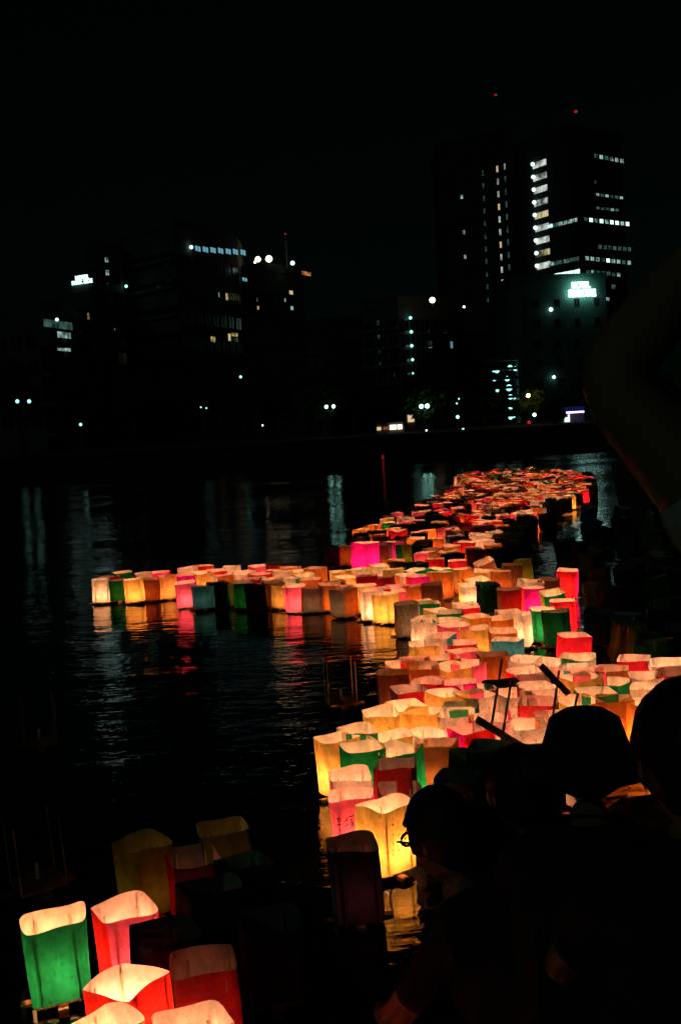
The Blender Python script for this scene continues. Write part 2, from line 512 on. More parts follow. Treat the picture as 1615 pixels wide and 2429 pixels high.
globe(H1.root, on_plane(1303, 735, a, nrm) + nrm * .6, .5, 'bright', 'lamp', H1.off)
globe(H1.root, on_plane(1310, 895, a, nrm) + nrm * .6, .42, 'bright', 'lamp', H1.off)
# --- apartments with gallery lamps
A1 = Building([(876, 128), (960, 124), (1078, 128), ], 728, 'grey', 'apartment block with a column of white gallery lamps')
A1.grid(5, 6, 1.3, 1.4, 1); A1.grid(3, 6, 1.2, 1.4, 0); A1.slab(0, 6)
a, u, nrm, w = A1.frame(1)
for x, y, r_ in ((968, 755, .24), (970, 788, .24), (971, 821, .24), (973, 854, .22), (974, 886, .15)):
    globe(A1.root, on_plane(x, y, a, nrm) + nrm * .4, r_, 'lamp', 'gallery_lamp', A1.off)
for k in range(4): A1.win(897 + k * 1.8, 766 + 33 * k, 5, 10, 'dim', 0)
A1.win(1019, 817, 8, 16, 'cool', 1); A1.win(1070, 818, 6, 16, 'blue', 1); A1.win(1017, 785, 4, 8, 'dim', 1)
A1.win(1055, 786, 8, 9, 'dim', 1); A1.win(937, 890, 4, 9, 'blue', 0); A1.win(932, 824, 8, 6, 'dim', 0)
p = at(1025, 712, 121.0)
mb = MB(); mb.tube([(p.x - A1.off.x, p.y - A1.off.y, A1.h - 1.5), (p.x - A1.off.x, p.y - A1.off.y, p.z - A1.off.z)], .1, 6)
mb.build('lamp_post', TRIM, A1.root); globe(A1.root, p, .42, 'lampwarm', 'roof_lamp', A1.off)
A2 = Building([(1078, 136), (1170, 138)], 742, 'grey', 'dark low block right of the gallery lamp apartments'); A2.grid(4, 5, 1.4, 1.4)
p = at(1100, 728, 137); globe(A2.root, p, .2, 'lampwarm', 'roof_lamp', A2.off)
# --- open stair tower with lamps on every landing
S1 = empty('stair_tower', (at(1200, 1000, 96).x, 96, 1.05))
tag(S1, 'open stair tower with white lamps on every landing and pale corner column', 'building')
so = S1.location.copy()
x0, x1 = at(1163, 900, 96).x - so.x, at(1228, 900, 96).x - so.x
topz = at(1230, 850, 96).z - so.z
CONCP = surf('stair_paint', (0.14, 0.20, 0.22), 0.8, 1.0, 0.3)
STAIRD = surf('stair_back', (0.012, 0.015, 0.018), 0.9, 1.0, 0.3)
for k in range(8):
    z = k * topz / 7
    mb = MB(); mb.box((x0, 0, z - .12), (x1, 3.2, z + .12)); mb.build('landing_slab', CONCP, S1)
    if k < 7:
        mb = MB(); mb.box((x0, -.03, z + .78), (x1, .02, z + .83)); mb.box((x0, -.03, z + .40), (x1, .02, z + .44)); mb.build('railing', CONCP, S1)
mb = MB(); mb.box((x0, 3.21, -.1), (x1, 3.5, topz + .4)); mb.build('back_wall', STAIRD, S1)
mb = MB(); mb.box((x1 + .003, -.3, -.1), (x1 + .55, 3.5, at(1228, 690, 96).z - so.z)); mb.build('corner_column', CONCP, S1)
for x, y, r_ in ((462,780,.28),(430,785,.12),(585,752,.28),(632,762,.25),(438,862,.2),(558,856,.28),(467,965,.18),(575,940,.36),(588,1025,.28),(633,1047,.2),(590,1118,.26),(632,1105,.24),(590,1215,.24),(620,1205,.18)):
    globe(S1, at(1060 + x * .2551, 680 + y * .2551, 96.4), r_ * 1.05, 'lamp', 'landing_lamp', so)
# --- left bank buildings
L2 = Building([(322, 138), (445, 132), (592, 147)], 556, 'grey', 'broad office block with a row of blue lit top windows')
L2.grid(5, 7, 2.2, 1.5, 0); L2.slab(0, 7, 3.0); L2.grid(8, 7, 1.6, 1.5, 1, 2.0)
for x, y in ((469, 590), (487, 592), (505, 593.5), (523, 595), (541, 596.5), (558, 597.5), (576, 599)): L2.win(x, y, 10, 12, 'blue', 1)
L2.win(580, 663, 10, 8, 'blue', 1); L2.win(538, 704, 6, 16, 'warm', 1); L2.win(556, 705, 24, 17, 'olive', 1); L2.win(518, 699, 3, 11, 'cool', 1)
L2.win(505, 805, 9, 13, 'yellow', 1); L2.win(544, 800, 5, 17, 'warm', 1); L2.win(556, 794, 12, 8, 'yellow', 1); L2.win(556, 806, 14, 9, 'olive', 1)
a, u, nrm, w = L2.frame(1)
globe(L2.root, on_plane(449, 587, a, nrm) + nrm * .3, .3, 'bright', 'lamp', L2.off)
L5 = Building([(592, 152), (655, 150), (738, 158)], 640, 'tan', 'block with two floodlights and an orange sign on its roof')
L5.grid(4, 6, 1.3, 1.4, 1); L5.grid(3, 6, 1.3, 1.4, 0)
for x, y, r_ in ((612, 615, .5), (605, 622, .22), (638, 614, .6)):
    p = at(x, y, 151)
    globe(L5.root, p, r_, 'lampwarm', 'floodlight', L5.off)
    mb = MB(); mb.tube([(p.x - L5.off.x, p.y - L5.off.y, L5.h), tuple(p - L5.off)], .08, 5); mb.build('lamp_post', TRIM, L5.root)
a, u, nrm, w = L5.frame(1)
for x, y, W, H, m, i in ((612, 711, 4, 9, 'warm', 0), (613, 730, 4, 8, 'warm', 0), (690, 694, 8, 9, 'warm', 1), (675, 712, 4, 8, 'cool', 1), (692, 731, 6, 9, 'cool', 1), (676, 746, 4, 4, 'cool', 1)):
    L5.win(x, y, W, H, m, i)
o = L5.win(721, 648, 30, 9, 'orange', 1, 'roof_sign'); o['label'] = 'orange glowing sign board near the roof'
globe(L5.root, at(694, 624, 152), .4, 'bright', 'lamp', L5.off)
p = at(677, 555, 154)
mb = MB(); mb.tube([(p.x - L5.off.x, p.y - L5.off.y, L5.h), tuple(p - L5.off)], .12, 5); mb.build('mast', TRIM, L5.root)
globe(L5.root, p, .18, 'red', 'beacon', L5.off)
L3 = Building([(162, 122), (236, 120)], 690, 'grey', 'narrow hotel with two line white sign standing on its roof')
L3.grid(4, 7, 1.0, 1.5)
L3.win(211, 750, 5, 14, 'warm'); L3.win(191, 751, 3, 12, 'dim'); L3.win(193, 787, 3, 11, 'dim')
letters('HOTEL', 183, 214, 655.5, 665, L3, 0, 'upper line of glowing white sign letters', .2, .01, 'signlow')
letters('PARK SIDE', 175, 223, 667.5, 677, L3, 0, 'lower line of glowing white sign letters', .2, .01, 'signlow')
a, u, nrm, w = L3.frame(0)
for x in (182, 215):
    p = on_plane(x, 660, a, nrm) - L3.off
    mb = MB(); mb.tube([(p.x, p.y + .15, L3.h), (p.x, p.y + .15, p.z)], .06, 5); mb.build('sign_post', TRIM, L3.root)
L1 = Building([(236, 131), (318, 134)], 585, 'grey', 'slim tower with two blue lit windows near its top'); L1.grid(3, 8, 1.1, 1.5)
L1.win(253, 616, 7, 12, 'cool'); L1.win(255, 647, 7, 12, 'cool'); L1.win(256, 673, 4, 5, 'dim'); L1.win(271, 781, 4, 4, 'cool')
a, u, nrm, w = L1.frame(0)
globe(L1.root, on_plane(296, 680, a, nrm) + nrm * .4, .26, 'lamp', 'lamp', L1.off)
L4 = Building([(-30, 112), (112, 108), (166, 112)], 742, 'grey', 'low apartment block with three lit balconies at the left edge')
L4.slab(1, 4, 2.5, 1.1); L4.grid(4, 4, 1.4, 1.4, 0)
L4.win(138, 770, 38, 18, 'dim', 1); L4.win(152, 795, 18, 14, 'cool', 1); L4.win(152, 829, 18, 8, 'cool', 1)
globe(L4.root, at(136, 758, 107), .22, 'bright', 'balcony_lamp', L4.off)
L6 = Building([(738, 135), (872, 132)], 772, 'dark', 'unlit dark block in the gap between the lit buildings'); L6.grid(6, 5, 1.4, 1.4)
L7 = Building([(600, 112), (735, 110)], 762, 'dark', 'low unlit block in front of the floodlit roof'); L7.grid(6, 4, 1.4, 1.3)

# ------------------------------------------------------------------ trees along the far bank
BARK = surf('bark', (0.06, 0.045, 0.03), 0.9, 8, 0.4)
def leaf_mat(name, c):
    m, nt, out = new_mat(name)
    d = nt.nodes.new('ShaderNodeBsdfDiffuse'); t = nt.nodes.new('ShaderNodeBsdfTranslucent')
    tc = nt.nodes.new('ShaderNodeTexCoord')
    n_ = noise(nt, 1.3, 3, .6, tc.outputs['Object'])
    cc = mixc(nt, c, ramp(nt, n_.outputs[0], .3, (.5,) * 3, .7, (1.3,) * 3))
    nt.links.new(cc, d.inputs[0]); nt.links.new(cc, t.inputs[0])
    mx = nt.nodes.new('ShaderNodeMixShader'); mx.inputs[0].default_value = .4
    nt.links.new(d.outputs[0], mx.inputs[1]); nt.links.new(t.outputs[0], mx.inputs[2]); nt.links.new(mx.outputs[0], out.inputs[0])
    return m
LEAF = [leaf_mat('leaf_a', (0.04, 0.10, 0.03)), leaf_mat('leaf_b', (0.05, 0.12, 0.025)), leaf_mat('leaf_c', (0.03, 0.08, 0.04))]
def tree(px, top_y, Y, wpx, label, seed):
    r_ = random.Random(seed)
    base = at(px, 1030, Y); base.z = 1.05
    H = at(px, top_y, Y).z - 1.05; W = wpx / FPX * Y
    root = empty('tree', base); tag(root, label, 'tree', 'trees along the far bank')
    mb_ = MB()
    mb_.tube([(0, 0, -.1), (r_.uniform(-.2, .2), 0, H * .3), (r_.uniform(-.4, .4), r_.uniform(-.3, .3), H * .75)], [.28, .2, .07], 7)
    blobs = []
    for k in range(9):
        a = r_.uniform(0, 6.28); rr = r_.uniform(.15, .75) * W
        c = Vector((rr * math.cos(a), rr * math.sin(a) * .8, H * r_.uniform(.42, .86)))
        mb_.tube([(0, 0, H * r_.uniform(.22, .5)), tuple(c * .6 + Vector((0, 0, c.z * .3))), tuple(c)], [.11, .06, .02], 5)
        blobs.append((c, r_.uniform(.32, .55) * W))
    blobs.append((Vector((0, 0, H * .82)), .5 * W))
    mb_.build('trunk', BARK, root)
    vs_, fs = [], []
    for c, br in blobs:
        for k in range(130):
            d = Vector((r_.gauss(0, 1), r_.gauss(0, 1), r_.gauss(0, 1))).normalized() * br * r_.uniform(.35, 1.05)
            d.z *= .75
            q = c + d
            s_ = r_.uniform(.16, .34)
            a = Vector((r_.gauss(0, 1), r_.gauss(0, 1), r_.gauss(0, 1))).normalized(); b = a.orthogonal().normalized(); n2 = a.cross(b)
            i = len(vs_)
            vs_ += [q - b * s_, q + n2 * s_ * .5, q + b * s_, q - n2 * s_ * .5]; fs.append((i, i + 1, i + 2, i + 3))
    mb_ = MB(); mb_.add(vs_, fs); mb_.build('crown', LEAF[seed % 3], root)
TREES = [(50, 838, 79, 95, 'tree at the left edge above the pair of white lamps'), (195, 872, 82, 75, 'rounded dark tree below the narrow hotel'),
 (320, 885, 80, 80, 'broad dark tree below the slim tower'), (440, 905, 83, 70, 'dark tree left below the broad office block'), (548, 912, 80, 68, 'dark tree right below the broad office block'),
 (655, 900, 84, 75, 'dark tree below the floodlit roof block'), (770, 905, 78, 62, 'green lit tree beside a pair of lamps left of centre'), (845, 880, 84, 66, 'dark tree left of the gallery lamp apartments'),
 (925, 925, 86, 50, 'small tree over the orange lit shop'), (1005, 922, 77, 58, 'bright green tree around the twin lamps'), (1090, 930, 80, 50, 'tree below the dark low block'), (1150, 950, 84, 40, 'small tree left of the stair tower'),
 (1258, 925, 82, 42, 'tree glowing amber right of the stair tower'), (1318, 955, 78, 46, 'teal lit tree beside the violet shop sign'), (1420, 900, 82, 70, 'dark tree behind the raised arm'), (1560, 890, 82, 80, 'dark tree at the right edge')]
for i, (x, y, Y, w, lab) in enumerate(TREES): tree(x, y, Y, w, lab, 40 + i)

# ------------------------------------------------------------------ street lamps and small lights on the far bank
def street_lamp(heads, Y, label, r_=.15, mat='lamp'):
    pts = [at(x, y, Y) for x, y in heads]
    c = sum(pts, Vector()) / len(pts)
    root = empty('street_lamp', (c.x, Y, 1.05)); tag(root, label, 'street lamp', 'street lamps on the far bank')
    zt = c.z - 1.05
    mb_ = MB(); mb_.tube([(0, 0, -.1), (0, 0, zt - .25)], [.06, .035], 6); mb_.build('pole', TRIM, root)
    for p in pts:
        q = p - Vector((c.x, Y, 1.05))
        mb_ = MB(); mb_.tube([(0, 0, zt - .35), (q.x * .6, 0, q.z - .3), (q.x, 0, q.z - r_)], .025, 5); mb_.build('arm', TRIM, root)
        globe(root, q, r_, mat, 'lamp_globe')
street_lamp([(42, 952), (70, 952)], 74, 'twin white street lamp at the far left', .17)
street_lamp([(192, 1007)], 71, 'short white lamp post below the narrow hotel', .13)
street_lamp([(774, 965), (791, 964)], 75, 'twin street lamp in the green tree left of centre', .15, 'lampstrong')
street_lamp([(999, 964), (1013, 963)], 75, 'twin street lamp glowing in the bright green tree', .19, 'lampstrong')
street_lamp([(571, 894)], 90, 'single tall lamp under the broad office block', .15)
street_lamp([(490, 968), (477, 966)], 78, 'small twin lamp among dark trees', .08)
street_lamp([(623, 1009)], 71, 'small warm lamp post near the river wall', .07, 'lampwarm')
street_lamp([(1085, 989)], 73, 'white street lamp below the dark low block', .16)
street_lamp([(1083, 957), (1088, 946)], 78, 'tiny twin lamp above the white street lamp', .08)
street_lamp([(1252, 938)], 80.4, 'amber lamp shining through leaves beside the stair tower', .16, 'lampamber')
street_lamp([(1267, 984)], 74, 'white street lamp right of the stair tower', .15, 'lampstrong')
street_lamp([(1304, 1014)], 70, 'low white lamp on the bank near the violet shop', .11)
street_lamp([(1098, 1018)], 69.5, 'low white bollard lamp right of centre', .10)
street_lamp([(1011, 1021)], 69.5, 'low dim bollard lamp below the green tree', .07, 'lampwarm')
street_lamp([(1185, 1017)], 69.5, 'low bollard lamp below the stair tower', .07)
street_lamp([(1418, 985)], 76, 'white street lamp right of the violet shop', .11)
street_lamp([(1470, 980)], 76, 'rightmost white street lamp on the far bank', .11)
def red_light(x, y, Y, label):
    p = at(x, y, Y); b = max(p.z - 1.6, 0) if Y > 51 else 0
    root = empty('signal_light', (p.x, Y, 1.05 if Y > 51 else p.z - .35)); tag(root, label, 'signal light')
    q = p - root.location
    mb_ = MB(); mb_.tube([(0, 0, 0), (0, 0, max(q.z - .1, .1))], .05, 6); mb_.box((-.12, -.1, q.z - .22), (.12, .12, q.z - .16)); mb_.build('post', TRIM, root)
    return root, q
root, q = red_light(1254, 1002, 73, 'round red signal light right of the stair tower'); globe(root, q, .16, 'red', 'lens')
root, q = red_light(908, 1085, 49.7, 'small upright red light low on the river wall')
LIT['redlow'] = glow('lamp_red_low', (1.0, 0.03, 0.05), 0.25)
mb = MB(); mb.lathe([(0, -.11), (.04, -.10), (.04, .10), (0, .11)], 8); o = mb.build('lens', LIT['redlow'], root); o.location = q
# violet shop front
p = at(1358, 985, 78)
root = empty('shop_kiosk', (p.x, 78, 1.05)); tag(root, 'small shop with violet neon canopy and white doorway near the arm', 'shop')
def bx(name, x0, x1, y0, y1, z0, z1, mat):
    mb_ = MB(); mb_.box((x0, y0, z0), (x1, y1, z1)); return mb_.build(name, mat, root)
z = lambda y: at(1358, y, 78).z - 1.05
X = lambda x: at(x, 985, 78).x - p.x
bx('wall', X(1330), X(1385), .05, 3, 0, z(975), FACADE['grey'])
bx('neon_strip', X(1338), X(1379), -.75, -.65, z(980), z(976), LIT['purple'])
bx('canopy', X(1336), X(1381), -.64, .04, z(975.5), z(965), LIT['neon'])  # blue glow above the strip, put in as the canopy's own emission
bx('doorway', X(1338), X(1350), -.02, .047, z(1000), z(982), LIT['bright'])
# lit kiosk and parked vehicle at the wall
p = at(930, 1005, 79)
root = empty('lit_stall', (p.x, 79, 1.05)); tag(root, 'open stall with warm lit front and red lamp below the dark tree', 'stall')
z = lambda y: at(930, y, 79).z - 1.05
X = lambda x: at(x, 1005, 79).x - p.x
bx('wall', X(893), X(958), .1, 2.5, 0, z(1002), FACADE['tan'])
bx('roof', X(890), X(960), -.6, 2.6, z(1002) + .003, z(998), FACADE['dark'])
bx('light_panel', X(924), X(939), -.02, .097, z(1019), z(1008), LIT['shop'])
bx('light_panel', X(942), X(953), -.02, .097, z(1019), z(1008), LIT['shop'])
bx('red_panel', X(908), X(923), -.02, .097, z(1018), z(1011), LIT['orange'])
bx('side_panel', X(893), X(903), -.02, .097, z(1019), z(1011), LIT['warm'])
p = at(974, 995, 81)
root = empty('lit_booth', (p.x, 81, 1.05)); tag(root, 'narrow booth with orange lit window right of the stall', 'booth')
z = lambda y: at(974, y, 81).z - 1.05
X = lambda x: at(x, 995, 81).x - p.x
bx('wall', X(964), X(985), .1, 1.5, 0, z(978), FACADE['tan'])
bx('roof', X(963), X(986), -.1, 1.6, z(978) + .003, z(976), FACADE['dark'])
bx('window', X(967), X(982), -.02, .097, z(1001), z(984), LIT['warm'])
#NEXT2
# ------------------------------------------------------------------ lantern geometry
HW = 0.09                          # half width of a lantern
BASE_Z = 0.028
PH = 0.20                          # height of the paper
RIM = BASE_Z + PH
class Sleeve:
    """shape of one paper sleeve: a square tube with slack sides and a wavy rim"""
    def __init__(s, seed, wav=1.0):
        r_ = random.Random(seed)
        s.bow = [r_.uniform(-0.007, 0.009) for _ in range(4)]
        s.a2, s.p2 = r_.uniform(0.002, 0.008) * wav, r_.uniform(0, 6.28)
        s.a4, s.p4 = r_.uniform(0.002, 0.006) * wav, r_.uniform(0, 6.28)
        s.a1, s.p1 = r_.uniform(0.0, 0.007) * wav, r_.uniform(0, 6.28)
        s.sx, s.sy = r_.uniform(-0.008, 0.008), r_.uniform(-0.008, 0.008)
        s.tw = r_.uniform(-0.05, 0.05)
        s.h = PH * r_.uniform(0.95, 1.10)
        s.rd = r_.uniform(0.03, 0.10)
    def pt(s, side, u, v, out=0.0):
        q = 1 - s.rd * abs(u) ** 6
        x, y = u * HW * q, -HW * q - s.bow[side] * (1 - u * u) * (0.25 + v) - out
        a = side * math.pi / 2 + s.tw * v
        X, Y = x * math.cos(a) - y * math.sin(a), x * math.sin(a) + y * math.cos(a)
        th = (side + (u + 1) / 2) * math.pi / 2
        dz = s.a1 * math.cos(th + s.p1) + s.a2 * math.cos(2 * th + s.p2) + s.a4 * math.cos(4 * th + s.p4)
        return Vector((X + s.sx * v * v, Y + s.sy * v * v, BASE_Z - 0.006 + v * s.h + dz * v ** 3))
    def mesh(s, nu=8, nv=6):
        vs_, fs, mi = [], [], []
        n_ = 4 * nu
        for j in range(nv + 1):
            for sd in range(4):
                for i in range(nu):
                    vs_.append(s.pt(sd, -1 + 2 * i / nu, j / nv))
        for j in range(nv):
            for k in range(n_):
                fs.append((j*n_ + k, j*n_ + (k+1) % n_, (j+1)*n_ + (k+1) % n_, (j+1)*n_ + k))
                mi.append((k // nu) % 2)
        me = bpy.data.meshes.new('paper_shade')
        me.from_pydata([tuple(p) for p in vs_], [], fs)
        me.polygons.foreach_set('material_index', mi)
        me.polygons.foreach_set('use_smooth', [True] * len(fs))
        me.materials.append(PAPER['white']); me.materials.append(PAPER['white'])
        me.update()
        return me
SLEEVES = [Sleeve(100 + i, 0.4) for i in range(14)]
SLEEVE_ME = [s.mesh() for s in SLEEVES]
WAVY = [Sleeve(300 + i, 0.85) for i in range(8)]
WAVY_ME = [s.mesh(10, 6) for s in WAVY]

mb = MB()
mb.box((-0.125, -0.016, -0.012), (0.125, 0.016, 0.010))
mb.box((-0.016, -0.125, -0.010), (0.016, 0.125, 0.012))
mb.box((-0.080, -0.080, 0.0125), (0.080, 0.080, 0.024))
BASE_ME = mb.mesh('float_base'); BASE_ME.materials.append(WOOD)
mb = MB(); mb.tube([(0, 0, 0.010), (0, 0, 0.198)], 0.0036, 5)
POST_ME = mb.mesh('post'); POST_ME.materials.append(STICK)
mb = MB(); mb.lathe([(0.0, 0.0241), (0.013, 0.0242), (0.013, 0.064), (0.011, 0.066), (0.0, 0.065)], 8)
CANDLE_ME = mb.mesh('candle'); CANDLE_ME.materials.append(WAX)
def flame_mesh(k):
    mb_ = MB(); mb_.lathe([(0.0, 0.070), (0.0065, 0.079), (0.005, 0.091), (0.0, 0.108)], 5)
    me = mb_.mesh('flame'); me.materials.append(FLAME[k]); return me
FLAME_ME = {k: flame_mesh(k) for k in FLAME}

def make_lantern(loc, yaw, ca, cb, lit, label, group, sleeve=None, wavy=False, tilt=(0, 0), scale=1.0, paper_on=True):
    root = empty('paper_lantern', loc, yaw)
    root.rotation_euler = (tilt[0], tilt[1], yaw)
    root.scale = scale if isinstance(scale, tuple) else (scale, scale, scale)
    tag(root, label, 'lantern', group)
    k = None
    if paper_on:
        pool, meshes = (WAVY, WAVY_ME) if wavy else (SLEEVES, SLEEVE_ME)
        k = rnd.randrange(len(pool)) if sleeve is None else sleeve
        sh = bpy.data.objects.new('paper_shade', meshes[k]); link(sh, root)
        for i, c in enumerate((ca, cb)):
            sh.material_slots[i].link = 'OBJECT'; sh.material_slots[i].material = PAPER[c]
        root['shape'] = k
    link(bpy.data.objects.new('float_base', BASE_ME), root)
    for sx in (-1, 1):
        for sy in (-1, 1):
            p = bpy.data.objects.new('post', POST_ME); p.location = (sx * 0.052, sy * 0.078, 0); link(p, root)
    if lit is not None:
        c = bpy.data.objects.new('candle', CANDLE_ME); link(c, root)
        c.location = (rnd.uniform(-0.012, 0.012), rnd.uniform(-0.012, 0.012), 0)
        if lit >= 0 or lit < -1:
            link(bpy.data.objects.new('flame', FLAME_ME[lit]), c)
    return root

